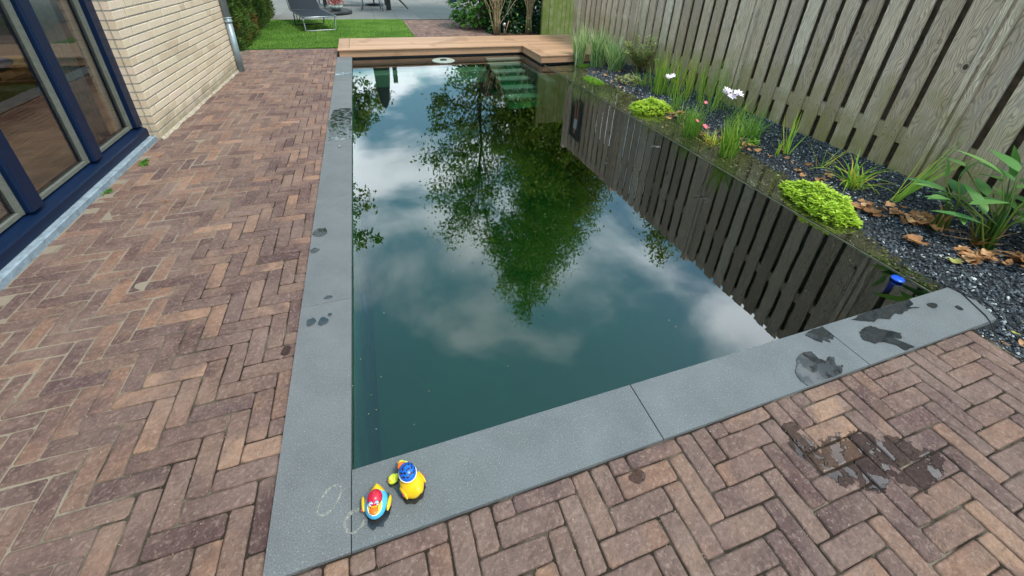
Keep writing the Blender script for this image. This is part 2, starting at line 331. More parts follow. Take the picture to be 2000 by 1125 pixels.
    def leaf(s, p, d, up, ln, wd, r=None, m=0, fold=.25, curl=0.):
        r = random.random() if r is None else r
        p = Vector(p); d = Vector(d).normalized(); up = Vector(up); up = (up-d*up.dot(d)); up = up.normalized() if up.length > 1e-5 else d.orthogonal().normalized(); sd = d.cross(up)
        P = lambda t, k: tuple(p+d*(ln*t)+sd*(wd*k)+up*(wd*fold*abs(k)*2-curl*ln*t*t))
        b = len(s.v); s.v += [P(0, 0), P(.3, .42), P(.7, .38), P(1, 0), P(.7, -.38), P(.3, -.42), P(.35, 0), P(.7, 0)]
        for f in ((0, 6, 1), (1, 6, 7, 2), (2, 7, 3), (0, 5, 6), (5, 4, 7, 6), (4, 3, 7)): s.face([b+i for i in f], r, m, True)
        return s
    def quadleaf(s, p, size, r=None, asp=.6, m=0):
        r = random.random() if r is None else r
        a = Vector((random.gauss(0, 1), random.gauss(0, 1), random.gauss(0, .7))).normalized(); b_ = a.orthogonal().normalized(); b_ = Matrix.Rotation(random.uniform(0, 6.28), 3, a) @ b_
        c = a.cross(b_); p = Vector(p); a2 = b_*size*.5; c2 = c*size*.5*asp
        s.add([tuple(p-a2), tuple(p-c2*.9), tuple(p+a2), tuple(p+c2)], [(0, 1, 2, 3)], r, m); return s
    def build(s, name, mats, parent=None, loc=None):
        me = bpy.data.meshes.new(name); me.from_pydata(s.v, [], s.f)
        for mt in (mats if isinstance(mats, (list, tuple)) else [mats]): me.materials.append(mt)
        a = me.attributes.new('rnd', 'FLOAT', 'FACE'); a.data.foreach_set('value', s.r)
        me.polygons.foreach_set('material_index', s.mi); me.polygons.foreach_set('use_smooth', s.sm); me.update()
        o = bpy.data.objects.new(name, me); COL.objects.link(o)
        if parent: o.parent = parent
        if loc: o.location = loc
        return o
def tag(o, label=None, cat=None, group=None, kind=None):
    if label: o['label'] = label
    if cat: o['category'] = cat
    if group: o['group'] = group
    if kind: o['kind'] = kind
    return o
def thing(name, label, cat, loc=(0, 0, 0), rz=0, group=None):
    o = bpy.data.objects.new(name, None); COL.objects.link(o); o.location = loc; o.rotation_euler = (0, 0, rz); o.empty_display_size = .05
    return tag(o, label, cat, group)
U = random.uniform

# ------------------------------------------------------------------ ground
g = MB(); Z = -.13
for x0, x1, y0, y1 in ((-60, -.02, -60, 90), (3.16, 60, -60, 90), (-.02, 3.16, -60, -.02), (-.02, 3.16, 6.96, 90)): g.add([(x0, y0, Z), (x1, y0, Z), (x1, y1, Z), (x0, y1, Z)], [(0, 1, 2, 3)])
tag(g.build('ground', SOIL), kind='structure')

# herringbone of worn clay pavers, every paver real geometry
PW, PL = .0718, .2155
def paver(mb, x0, x1, y0, y1, ztop, worn=1.):
    gp = .0017; x0 += gp+U(0, .0015); x1 -= gp+U(0, .0015); y0 += gp+U(0, .0015); y1 -= gp+U(0, .0015)
    if x1-x0 < .016 or y1-y0 < .016: return
    c = .006; cx, cy = (x0+x1)/2, (y0+y1)/2; rot = U(-.012, .012); dz = U(-.0022, .0022); tx, ty = U(-.012, .012), U(-.012, .012)
    pts = []
    for (ax, ay), (bx, by) in (((x0, y0), (x1, y0)), ((x1, y0), (x1, y1)), ((x1, y1), (x0, y1)), ((x0, y1), (x0, y0))):
        ln = math.hypot(bx-ax, by-ay); ux, uy = (bx-ax)/ln, (by-ay)/ln; k = U(.5, 1.5)*c
        ts = [k, ln-U(.5, 1.5)*c]
        if ln > .1: ts = [k, ln*.33, ln*.66, ln-k]
        for t in ts:
            j = U(-.0022, .0010); pts.append((ax+ux*t-uy*j, ay+uy*t+ux*j))
    n = len(pts); vs = []
    for ins, z in ((-.0005, -.028), (0, -.0065), (.0022, -.0020), (.0062, 0)):
        for px, py in pts:
            dx, dy = px-cx, py-cy; q = (x1-x0)/2, (y1-y0)/2
            nx = cx+dx*(1-ins/q[0]); ny = cy+dy*(1-ins/q[1])
            rx_, ry_ = nx-cx, ny-cy; vs.append((cx+rx_-ry_*rot, cy+ry_+rx_*rot, ztop+z+dz+rx_*tx+ry_*ty))
    fs = [tuple(range(3*n, 4*n))]+[(k*n+i, k*n+(i+1) % n, (k+1)*n+(i+1) % n, (k+1)*n+i) for k in range(3) for i in range(n)]
    r = random.random(); b = len(mb.v); mb.v.extend(vs)
    for k, f in enumerate(fs): mb.face([b+i for i in f], r, 0, k > 0)
def herringbone(mb, X0, X1, Y0, Y1, ztop, clip=None, keep=None):
    ox, oy = .725, -.493
    i0, i1 = int((X0-ox)/PW)-4, int((X1-ox)/PW)+4; j0, j1 = int((Y0-oy)/PW)-4, int((Y1-oy)/PW)+4
    for i in range(i0, i1):
        for j in range(j0, j1):
            d = (i-j) % 6
            if d == 0: r = (ox+i*PW, ox+i*PW+PL, oy+j*PW, oy+(j+1)*PW)
            elif d == 3: r = (ox+i*PW, ox+(i+1)*PW, oy+j*PW-2*PW, oy+(j+1)*PW)
            else: continue
            x0, x1, y0, y1 = max(r[0], X0), min(r[1], X1), max(r[2], Y0), min(r[3], Y1)
            if x1-x0 < .02 or y1-y0 < .02: continue
            if keep and not keep((x0+x1)/2, (y0+y1)/2): continue
            paver(mb, x0, x1, y0, y1, ztop)
pv = MB()
herringbone(pv, -1.75, -.224, -.235, 7.66, -.009, keep=lambda x, y: x > -1.72+.0*y and not (y < 3.45 and x < -1.66))
herringbone(pv, -1.75, 2.97, -1.6, -.2245, -.009)
tag(pv.build('paving', PAVER), kind='structure')
jb = MB()
for x0, x1, y0, y1 in ((-1.9, -.2, -1.7, 7.7), (-.2, 2.98, -1.7, -.2)):
    nx, ny = int((x1-x0)/.025), int((y1-y0)/.025); b = len(jb.v)
    for i in range(nx+1):
        for j in range(ny+1):
            x = x0+(x1-x0)*i/nx; y = y0+(y1-y0)*j/ny
            q = max(0, min(1, (-.15-x)/.9)); z = -.0165+.0028*q*noise.noise(Vector((x*9, y*9, 0)))+.0042*q
            jb.v.append((x, y, z))
    for i in range(nx):
        for j in range(ny): a = b+i*(ny+1)+j; jb.face((a, a+ny+1, a+ny+2, a+1), 0, 0, True)
tag(jb.build('paving_joints', JOINT), kind='structure')
rp = MB(); herringbone(rp, 1.38, 3.1, 7.95, 11.5, -.012)
for k in range(17): paver(rp, 1.30, 1.375, 7.95+k*PL, 7.95+(k+1)*PL, -.012)
tag(rp.build('rear_paving', PAVER), kind='structure')
jb = MB(); jb.box(1.28, 3.1, 7.95, 11.56, -.06, -.019); tag(jb.build('rear_paving_bed', JOINT), kind='structure')
pt = MB(); pt.box(-7, 9, 11.6, 24, -.08, -.002); tag(pt.build('patio', PATIO), kind='structure')
# grains of sand and seed husks on the pavers
gt = MB()
for _ in range(5200):
    if random.random() < .6: x, y = U(-1.65, -.24), -1.1+8.6*random.random()**1.7
    else: x, y = U(-.24, 2.95), U(-1.15, -.23)
    k = U(.0009, .0024); a = U(0, 6.28); c_, s_ = math.cos(a)*k, math.sin(a)*k; z = -.0085
    gt.add([(x-c_, y-s_, z), (x+s_*.6, y-c_*.6, z), (x+c_, y+s_, z), (x-s_*.6, y+c_*.6, z), (x, y, z+k*.8)], [(0, 1, 4), (1, 2, 4), (2, 3, 4), (3, 0, 4)], random.random())
Mg = Mat('grit', .9, .1); Mg.col(Mg.ramp(Mg.attr(), [(0, (.10, .08, .06)), (.4, (.42, .33, .22)), (.9, (.6, .5, .36)), (1, (.7, .68, .62))]))
tag(gt.build('sand_grit', Mg.m), 'pale sand grains and seed husks scattered over the clay pavers', 'grit', kind='stuff')
# turf
tb = MB(); tb.box(-1.95, 1.29, 7.71, 11.59, -.1, -.004); tag(tb.build('turf_base', ground_mat('turf_backing', (.03, .08, .012), (.05, .12, .02), 30)), kind='structure')
tf = MB()
for _ in range(42000):
    x, y = U(-1.9, 1.285), U(7.72, 11.58); tf.blade((x, y, -.006), U(0, 6.28), U(.1, .7), U(.02, .034), .0055, .5, seg=2, r=min(1, max(0, .5+.5*noise.noise(Vector((x*2, y*2, 0)))+U(-.35, .35))))
tag(tf.build('artificial_grass', M_TURF), 'bright green short artificial lawn before the patio', 'grass', kind='stuff')

# ------------------------------------------------------------------ pool
XL = 3.12   # right rim of the deep basin
pool = thing('pool', 'dark green swimming pond basin with submerged steps, bench and thin rim', 'pool', (0, 0, -.05))
def pb(name, mb, mat): 
    o = mb.build(name, mat, pool); o.location = (0, 0, .05); return o
b = MB(); D = -1.45
b.add([(0, 0, D), (XL, 0, D), (XL, 6.93, D), (0, 6.93, D)], [(0, 1, 2, 3)]); pb('basin_floor', b, LINER)
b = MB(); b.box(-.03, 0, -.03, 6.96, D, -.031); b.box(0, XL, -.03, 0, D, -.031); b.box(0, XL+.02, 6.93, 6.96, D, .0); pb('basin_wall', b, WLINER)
b = MB(); b.box(XL, XL+.03, 0, 6.93, D, -.045); pb('planting_edge_wall', b, flat('dark_liner', (.03, .042, .036), .6))
b = MB(); n = 70; pts = [(XL+.008+.012*noise.noise(Vector((t*.8, 3, 0))), t, -.0385+.0015*noise.noise(Vector((t*2, 0, 0)))) for t in [i*5.87/n for i in range(n+1)]]
b.tube(pts, .003, 6); pb('rim_bead', b, flat('rim_edge', (.15, .14, .075), .6, .3, 0, .4, 15))
steps = [(6.75, -.10), (6.52, -.16), (6.25, -.225), (5.98, -.29), (5.68, -.365), (5.46, -.46)]
for i, (y, z) in enumerate(steps):
    b = MB(); b.box(2.36, XL-.02, y, y+.20, z-.04, z, bev=.006); pb('step', b, flat('step_tread', (.20, .21, .19), .6))
b = MB(); 
for i, (y, z) in enumerate(steps): b.box(2.39, XL-.03, y+.03, 6.93, z-.2, z-.0405)
pb('step_core', b, WLINER)
b = MB(); b.box(0, 2.35, 6.62, 6.93, -.5, -.27, bev=.01); pb('underwater_bench', b, flat('bench_top', (.12, .17, .13), .6))
b = MB(); b.box(2.95, XL, 5.25, 6.93, -.6, -.16, bev=.006); pb('underwater_shelf', b, flat('dark_liner', (.035, .045, .038), .6))
b = MB(); b.lathe([(0, .012), (.08, .012), (.1, 0)], seg=24, M=Matrix.Rotation(R(90), 4, 'Y')); o = pb('underwater_lamp', b, flat('lamp_blue', (.015, .05, .16), .3)); o.location = (.006, 1.52, -.62)
# water: the deep body and the shallow sheet over the planting shelf
wb = MB(); zw = -.04
def wbox(x0, x1, y0, y1, z0):
    b0 = len(wb.v); wb.v += [(x0, y0, z0), (x1, y0, z0), (x1, y1, z0), (x0, y1, z0), (x0, y0, zw), (x1, y0, zw), (x1, y1, zw), (x0, y1, zw)]
    for k, f in enumerate([(4, 5, 6, 7), (3, 2, 1, 0), (0, 1, 5, 4), (1, 2, 6, 5), (2, 3, 7, 6), (3, 0, 4, 7)]): wb.face([b0+i for i in f], 0, 0 if k == 0 else 1)
wbox(.003, XL-.001, .003, 6.927, D+.004); wbox(XL+.032, 4.55, .003, 5.86, -.128)
tag(wb.build('water', [WATER, WSIDE]), kind='structure')
fs_ = MB()
for _ in range(420):
    x, y = U(.02, 3.1), 6.8*U(0, 1)**1.1
    if random.random() < .45: x = U(.01, .2) if random.random() < .5 else U(2.95, 3.1)
    k = U(.0012, .0038); t = U(0, 6.28); fs_.add([(x+k*math.cos(t+q*1.57)*(1 if q % 2 else .6), y+k*math.sin(t+q*1.57), zw+.0012) for q in range(4)], [(0, 1, 2, 3)], random.random())
Mf = Mat('floating_dust', .9, .1); Mf.col(Mf.ramp(Mf.attr(), [(0, (.12, .13, .06)), (.6, (.30, .28, .14)), (1, (.55, .5, .35))]))
tag(fs_.build('floating_specks', Mf.m), 'tiny seeds and dust floating on the pond surface', 'pond debris', kind='stuff')
# ------------------------------------------------------------------ gravel shelf
def shore(y):
    P = [(-9, 3.1), (0, 3.17), (.1, 3.2), (.7, 3.32), (1.5, 3.52), (2.2, 3.60), (3, 3.52), (4, 3.62), (5, 3.48), (5.6, 3.75), (9, 3.9)]
    for (a, xa), (b_, xb) in zip(P, P[1:]):
        if a <= y <= b_: return xa+(xb-xa)*(y-a)/(b_-a)
    return 3.5
def gz(x, y):
    z = -.04+.10*(x-shore(y)-.05-.05*noise.noise(Vector((x*3, y*3, 1)))); z = max(-.085, min(-.008+.02*max(0, x-3.8), z))
    if y < .02: z = max(z, -.022)
    return z+.006*noise.noise(Vector((x*7, y*7, 0)))
gb = MB(); nx, ny = 60, 260; GX0, GX1, GY0, GY1 = XL+.031, 4.75, -1.8, 5.9
def gx0(y): return GX0 if y > -.005 else 2.93
for i in range(nx+1):
    for j in range(ny+1):
        y = GY0+(GY1-GY0)*j/ny; x = gx0(y)+(GX1-gx0(y))*i/nx; gb.v.append((x, y, gz(x, y)-.008))
for i in range(nx):
    for j in range(ny): a = i*(ny+1)+j; zc = gb.v[a][2]; gb.face((a, a+ny+1, a+ny+2, a+1), .2, 1 if zc < -.05 else 0, True)
tag(gb.build('planting_bed', [flat('slate_grit', (.03, .032, .036), .9, .1, 0, .5, 120), SILT]), kind='structure')
def stone(mb, x, y, z, s, r, m):
    a = U(0, 6.28); ca, sa = math.cos(a), math.sin(a); ex, ey, ez = s*U(.7, 1.25), s*U(.45, .8), s*U(.25, .5); tx, ty = U(-.5, .5), U(-.5, .5)
    vs = []
    for k in range(5): t = k*1.2566+U(-.3, .3); vs.append((ex*math.cos(t), ey*math.sin(t), -ez*.2))
    for k in range(4): t = k*1.5708+U(-.4, .4); vs.append((ex*.6*math.cos(t), ey*.6*math.sin(t), ez*U(.8, 1.1)))
    vs = [(x+vx*ca-vy*sa, y+vx*sa+vy*ca, z+vz+vx*tx+vy*ty) for vx, vy, vz in vs]
    mb.add(vs, [(5, 6, 7, 8), (0, 1, 5), (1, 6, 5), (1, 2, 6), (2, 3, 7, 6), (3, 4, 7), (4, 8, 7), (4, 0, 5, 8)], r, m)
gs = MB(); cnt = 0
while cnt < 47000:
    y = GY0+(GY1-GY0)*random.random()**1.35; x = U(2.90, 4.62)
    if y > -.01 and x < XL+.035: continue
    if -.24 < y < .01 and x < 3.25-.15*max(0, -y): continue
    if y < -.22 and x < 2.955+.03*noise.noise(Vector((y*9, 0, 0))): continue
    z = gz(x, y); under = z < -.039; s = U(.006, .0135)*(1+.25*(y > 3)); stone(gs, x, y, z+U(-.002, .004), s, random.random() if not under else random.random()**1.2, 1 if under else 0); cnt += 1
tag(gs.build('slate_gravel', [GRAVEL, SILT]), 'dark blue grey slate chippings between the pond and fence', 'gravel', kind='stuff')

# ------------------------------------------------------------------ coping slabs
def slab(poly, label, z1=0.):
    b = MB(); n = len(poly); cx = sum(p[0] for p in poly)/n; cy = sum(p[1] for p in poly)/n
    vs = []
    for ins, z in ((0, -.03), (0, -.0015), (.0015, 0)):
        for x, y in poly:
            dx, dy = x-cx, y-cy; d = math.hypot(dx, dy); vs.append((dx*(1-ins/d), dy*(1-ins/d), z))
    b.add(vs, [tuple(range(2*n, 3*n)), tuple(range(n-1, -1, -1))]+[(k*n+i, k*n+(i+1) % n, (k+1)*n+(i+1) % n, (k+1)*n+i) for k in range(2) for i in range(n)])
    o = b.build('coping_slab', COPING, loc=(cx, cy, z1+U(-.0008, .0008))); return tag(o, label, 'coping slab', 'blue stone slabs edging the pond')
ys = [-.222, .87, 1.955, 3.055, 4.15, 5.25, 6.32, 6.84]
ll = ['left edge slab nearest the camera with chalky rings and two wet blots at its far end', 'left edge slab with three wet blots near the row middle', 'left edge slab second to third, dry and pale, below the big wet patch', 'left edge slab carrying the large shiny wet patch', 'left edge slab just beyond the large wet patch', 'left edge slab with a narrow dark wet band across it', 'short last slab of the left edge touching the wooden deck']
lab = ['nearest slab of the left pond edge, with chalky ring marks', 'second slab of the left pond edge, with dark wet blots near the pavers', 'third slab of the left pond edge, dry, below the large wet patch', 'fourth slab of the left pond edge, carrying the large shiny wet patch', 'fifth slab of the left pond edge, beyond the large wet patch', 'sixth slab of the left pond edge, with a narrow dark wet band', 'short last slab of the left pond edge, touching the wooden deck']
for i in range(7): slab([(-.222, ys[i]+.001), (.012, ys[i]+.001), (.012, ys[i+1]-.001), (-.222, ys[i+1]-.001)], lab[i])
slab([(.0145, -.222), (1.107, -.222), (1.112, .012), (.0145, .012)], 'near edge slab with the rubber ducks standing on it')
slab([(1.1105, -.222), (2.215, -.222), (2.215, .012), (1.1155, .012)], 'middle slab of the near edge, with a shiny puddle at its right end')
slab([(2.2175, -.222), (3.165, -.222), (3.225, -.11), (3.20, .012), (2.2175, .012)], 'right slab of the near edge, its cut corner reaching into the gravel')

# wet marks on the slabs
PZ = 0
def puddle(pts, label, jag=.006, sub=4, z=.0012, name='water_puddle', mat=None):
    P = []; n = len(pts)
    for i in range(n):
        a, b_ = pts[i], pts[(i+1) % n]
        for k in range(sub):
            t = k/sub; x = a[0]+(b_[0]-a[0])*t; y = a[1]+(b_[1]-a[1])*t
            q = 0 if k == 0 else 1; P.append((x+q*U(-jag, jag), y+q*U(-jag, jag)))
    P = [(min(max(x, -.2205), 99) if x < .1 else x, y) for x, y in P]
    cx = sum(p[0] for p in P)/len(P); cy = sum(p[1] for p in P)/len(P)
    bm = bmesh.new(); vs = [bm.verts.new((x-cx, y-cy, 0)) for x, y in P]; es = [bm.edges.new((vs[i], vs[(i+1) % len(vs)])) for i in range(len(vs))]
    bmesh.ops.triangle_fill(bm, edges=es, use_beauty=True)
    for f in bm.faces:
        if f.normal.z < 0: f.normal_flip()
    me = bpy.data.meshes.new(name); bm.to_mesh(me); bm.free(); me.materials.append(mat or WET)
    o = bpy.data.objects.new(name, me); COL.objects.link(o); global PZ; PZ += .00025; o.location = (cx, cy, z+PZ); return tag(o, label, 'puddle', 'wet splashes on the stone edge')
puddle([(-.177, 3.98), (-.10, 4.03), (.009, 3.99), (.009, 3.058), (-.2, 3.058), (-.19, 3.3), (-.215, 3.566), (-.2, 3.8)], 'largest shiny wet patch on the left stone edge', .012)
puddle([(-.215, 5.70), (-.1, 5.735), (.009, 5.70), (.009, 5.6), (-.05, 5.57), (-.218, 5.56)], 'narrow dark wet band on the left stone edge near the deck')
def blob(cx, cy, rx_, ry_, label, n=14):
    puddle([(cx+rx_*math.cos(t)*U(.75, 1.15), cy+ry_*math.sin(t)*U(.75, 1.15)) for t in [i*2*math.pi/n for i in range(n)]], label, .0015, 2)
blob(-.172, 1.525, .048, .05, 'larger wet blot on the second slab of the left edge')
blob(-.192, 1.335, .028, .026, 'smaller wet blot just nearer than the large one on the left edge')
blob(-.168, .752, .023, .026, 'left of the two neighbouring wet drops on the nearest left slab')
blob(-.117, .742, .024, .026, 'right of the two neighbouring wet drops on the nearest left slab')
blob(-.086, .778, .01, .011, 'small wet drop above the pair on the nearest left slab')
blob(-.10, .905, .02, .012, 'tiny wet drop across the joint of the first two left slabs')
blob(-.09, 2.9, .012, .03, 'tiny wet drop just nearer than the large shiny wet patch')
puddle([(1.882, -.128), (1.93, -.095), (1.975, -.084), (2.02, -.09), (2.017, -.112), (2.015, -.126), (2.034, -.149), (2.077, -.136), (2.09, -.15), (2.07, -.165), (2.06, -.185), (2.09, -.19), (2.041, -.219), (1.844, -.2195), (1.83, -.192), (1.845, -.155)], 'shiny bluish puddle at the outer rim of the middle near slab', .003)
puddle([(2.081, -.008), (2.15, .008), (2.214, .006), (2.213, -.055), (2.19, -.07), (2.17, -.055), (2.158, -.079), (2.14, -.055), (2.12, -.068), (2.10, -.045)], 'dark wet splash left of the joint by the pool rim', .003)
puddle([(2.327, -.114), (2.358, -.075), (2.42, -.06), (2.459, -.061), (2.48, -.09), (2.53, -.12), (2.557, -.142), (2.518, -.165), (2.475, -.145), (2.505, -.18), (2.53, -.2195), (2.46, -.2195), (2.45, -.18), (2.41, -.152), (2.36, -.148)], 'dark wet splash in the middle of the right near slab', .003)
puddle([(2.40, -.004), (2.494, .008), (2.868, .009), (2.85, -.02), (2.80, -.03), (2.86, -.05), (2.78, -.04), (2.70, -.055), (2.672, -.04), (2.60, -.06), (2.554, -.04), (2.502, -.05), (2.46, -.03)], 'long dark wet streak along the pool rim of the right near slab', .003)
blob(2.937, -.06, .034, .02, 'round wet drop right of the long wet streak')
blob(3.06, -.115, .016, .018, 'small wet drop nearest the cut corner of the right slab')
puddle([(.062, -.170), (.06, -.12), (.10, -.085), (.13, -.10), (.136, -.14), (.125, -.165), (.112, -.178), (.105, -.19), (.09, -.184), (.078, -.19)], 'wet ring under the rubber duck with the red cap', .002)
puddle([(.132, -.08), (.128, -.062), (.15, -.050), (.19, -.045), (.235, -.07), (.247, -.12), (.235, -.145), (.21, -.158), (.18, -.15), (.165, -.125), (.15, -.095)], 'wet ring under the rubber duck with the blue helmet', .002)
# chalky lime rings
def ring(cx, cy, a, b_, rot, w_, t0=0, t1=6.283, label=''):
    mb = MB(); n = 30; vs = []
    for i in range(n+1):
        t = t0+(t1-t0)*i/n
        for k in (-1, 1):
            q = 1+.16*noise.noise(Vector((math.cos(t)*1.3, math.sin(t)*1.3, cx*40)))+k*w_*(.15+2.2*abs(noise.noise(Vector((math.cos(t)*1.2, math.sin(t)*1.2, cx*9)))))
            x, y = a*q*math.cos(t), b_*q*math.sin(t); vs.append((x*math.cos(rot)-y*math.sin(rot), x*math.sin(rot)+y*math.cos(rot), 0))
    mb.add(vs, [(2*i, 2*i+1, 2*i+3, 2*i+2) for i in range(n)]); o = mb.build('lime_stain', CHALK, loc=(cx, cy, .0013)); tag(o, label, 'stain', 'chalky rings on the stone edge')
def chalk():
    M = Mat('lime_deposit', .9, .1); M.col((.40, .38, .32)); t = M.n('ShaderNodeBsdfTransparent'); ms = M.n('ShaderNodeMixShader')
    M.L.new(M.rng(M.noise(110, 4, .7), .38, .62, 0, .8), ms.inputs[0]); M.L.new(t.outputs[0], ms.inputs[1]); M.L.new(M.b.outputs[0], ms.inputs[2]); M.L.new(ms.outputs[0], M.out.inputs[0]); return M.m
CHALK = chalk()
ring(-.052, -.06, .045, .026, R(52), .13, label='oval chalky ring on the nearest slab of the left edge')
ring(.024, -.145, .03, .028, R(50), .16, .3, 5.2, label='broken chalky ring across the joint left of the red capped duck')

# ------------------------------------------------------------------ deck
dk = thing('wooden_deck', 'low brown composite deck with a step, at the far end of the pond', 'deck', (1.5, 7.4, 0))
def dchild(name, mb, mat): o = mb.build(name, mat, dk); o.location = (-1.5, -7.4, 0); return o
t = MB(); zt, th = .12, .024; G = .005
t.box(-.2, 3.21, 6.81, 6.95, zt-th, zt, bev=.003)                       # front border
t.box(-.2, -.02, 6.955, 7.93, zt-th, zt, bev=.003)                       # left end board
t.box(3.06, 3.20, 5.85, 6.805, zt-th, zt, bev=.003); t.box(3.205, 4.56, 5.85, 5.99, zt-th, zt, bev=.003)
y = 6.955
while y < 7.9: t.box(-.015, 4.56 if 1 else 0, y, min(y+.150, 7.93), zt-th, zt, bev=.003); y += .163
y = 5.995
while y < 6.94: t.box(3.215 if y > 6.8 else 3.205, 4.56, y, min(y+.150, 6.95), zt-th, zt, bev=.003); y += .163
dchild('deck_boards', t, DECK)
t = MB(); t.box(-.18, 3.075, 6.835, 6.858, -.012, zt-th-.001); t.box(3.078, 3.10, 5.885, 6.834, -.012, zt-th-.001); t.box(3.078, 4.56, 5.862, 5.884, -.008, zt-th-.001); t.box(-.182, -.16, 6.86, 7.92, -.03, zt-th-.001); t.box(-.158, 4.56, 7.90, 7.922, -.03, zt-th-.001)
dchild('fascia', t, DECK)
t = MB(); t.box(.001, 3.09, 6.87, 6.93, -.2, .0035); t.box(3.105, 3.15, 5.9, 6.95, -.2, .0035); t.box(3.155, 4.56, 5.89, 5.93, -.12, .0035); dchild('liner_upstand', t, BLACKLINER)

# skimmer disc floating
sk = thing('floating_skimmer', 'pale round skimmer disc floating in front of the deck', 'skimmer', (1.5, 6.47, -.04))
b = MB(); b.lathe([(.06, -.02), (.19, -.01), (.2, .002), (.185, .012), (.09, .016), (.055, .005), (.0, .0)], seg=40); b.build('float_ring', flat('pale_plastic', (.33, .35, .30), .4), sk)
b = MB(); b.lathe([(.06, .008), (.055, .022), (0, .026)], seg=20); b.build('centre_cap', BLACK, sk)

# thermometer
tm = thing('pool_thermometer', 'blue floating thermometer by the right pond rim, tied with a black cord', 'thermometer', (3.045, .165, -.04))
b = MB(); b.lathe([(0, .018), (.03, .018), (.033, .013), (.031, .006), (.014, .002), (.0, .0)], seg=28); b.build('float_cap', tub('bright_blue', (.01, .09, .62)), tm)
b = MB(); b.lathe([(.013, .004), (.014, -.07), (.011, -.12), (.0, -.122)], seg=18, M=Matrix.Rotation(R(12), 4, 'X')); b.build('probe', tub('dark_blue', (.01, .03, .25)), tm)
b = MB(); b.tube([(x-3.045, y-.165, z+.04) for x, y, z in [(3.07, .17, -.02), (3.12, .16, -.03), (3.20, .08, -.02), (3.235, 0, .0), (3.20, -.07, .0045), (3.17, -.12, .004), (3.13, -.19, .004), (3.10, -.225, .002), (3.03, -.28, -.006), (2.96, -.36, -.003), (2.99, -.5, -.004)]], .0028, 6); b.build('cord', BLACK, tm)

# ------------------------------------------------------------------ fence
def fence(name, label, ox, y_hi, n_pan, mat, height=2.36, rot=0, origin=None, pan=2.2, first=3.1):
    f = thing(name, label, 'fence', origin, rot); return f
FX = 4.60
ff = thing('garden_fence', 'tall grey weathered board fence along the planted right side', 'fence', (FX, 3, 0))
def fch(nm, mb, mat=FENCE): o = mb.build(nm, mat, ff); o.location = (-FX, -3, 0); return o
posts = [7.70, 5.42, 3.14, .98, -1.22]; H = 2.36
for i, py in enumerate(posts):
    b = MB(); b.box(FX-.055, FX+.045, py-.05, py-.012, -.1, H+.06, r=.8, bev=.004); b.box(FX-.038, FX+.05, py-.011, py+.011, -.1, H+.04, r=.3); b.box(FX-.055, FX+.045, py+.012, py+.05, -.1, H+.06, r=.8, bev=.004); fch('post', b)
    if i == len(posts)-1: break
    a = posts[i+1]+.055; c = py-.055; W = c-a; n = 11; p = W/n
    fr = MB(); bk = MB(); nl = MB()
    for k in range(n):
        y1 = c-k*p; y0 = y1-p*.73
        if k == n-1: y0 = y1-p+.01
        fr.box(FX-.024+U(-.003, .002), FX-.006, y0, y1, -.03+U(-.006, .006), H+U(-.004, .004), bev=.0025)
        for zn in (.28, .34, 1.66, 1.71):
            for yn in (y0+.03, y1-.03): fr.tube([(FX-.0285, yn, zn), (FX-.0225, yn, zn)], .0032, 6, m=1)
        if k < n-1:
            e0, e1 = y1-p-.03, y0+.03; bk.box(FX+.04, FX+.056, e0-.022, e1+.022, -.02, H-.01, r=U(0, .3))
    fch('front_boards', fr, [FENCE, flat('rusty_nail', (.06, .04, .03), .6)]); fch('back_boards', bk, SHADEWOOD)
    for z0, z1 in ((.24, .38), (1.62, 1.74), (2.2, 2.32)):
        b = MB(); b.box(FX-.0055, FX+.039, a-.02, c+.02, z0, z1, r=U(.3, .8)); fch('rail', b)
gf = thing('green_fence', 'mossy green board fence closing off the corner beyond the deck', 'fence', (4.8, 8.62, 0))
b = MB(); x = 4.26
while x < 5.6: b.box(x-4.8, x+.098-4.8, -.01+U(-.004, .004), .01, -.05, 2.1+U(-.01, .01), bev=.002); x += .104
b.build('front_boards', GFENCE, gf)
for z in (.3, 1.1, 1.9):
    b = MB(); b.box(-.54, .8, .011, .05, z, z+.07); b.build('rail', GFENCE, gf)
b = MB(); b.box(-.62, -.55, -.03, .05, -.05, 2.2, bev=.004); b.build('post', GFENCE, gf)
# picture hanging on the fence (seen only as a reflection)
pc = thing('framed_picture', 'dark framed panel with a standing figure, hanging on the fence, seen mirrored in the water', 'picture', (FX-.03, 7.15, 1.5))
b = MB(); b.box(-.02, 0, -.24, -.21, -.46, .46); b.box(-.02, 0, .21, .24, -.46, .46); b.box(-.02, 0, -.21, .21, .43, .46); b.box(-.02, 0, -.21, .21, -.46, -.43); b.build('frame', BLACK, pc)
b = MB(); b.box(-.008, 0, -.21, .21, -.43, .43); b.build('panel', flat('dark_print', (.02, .03, .028), .5), pc)
b = MB()
for pts, mi in (([(-.08, -.40), (-.03, -.40), (-.03, -.02), (-.09, -.02)], 0), ([(.04, -.34), (.09, -.34), (.07, -.02), (.02, -.02)], 0), ([(-.09, 0), (.07, 0), (.08, .24), (-.07, .24)], 1), ([(-.02, .25), (.05, .25), (.05, .34), (-.02, .34)], 0)):
    b.add([(-.0095, q[0], q[1]) for q in pts], [(0, 1, 2, 3)], 0, mi)
b.build('print', [flat('print_orange', (.45, .16, .08), .5), flat('print_white', (.6, .6, .62), .5)], pc)

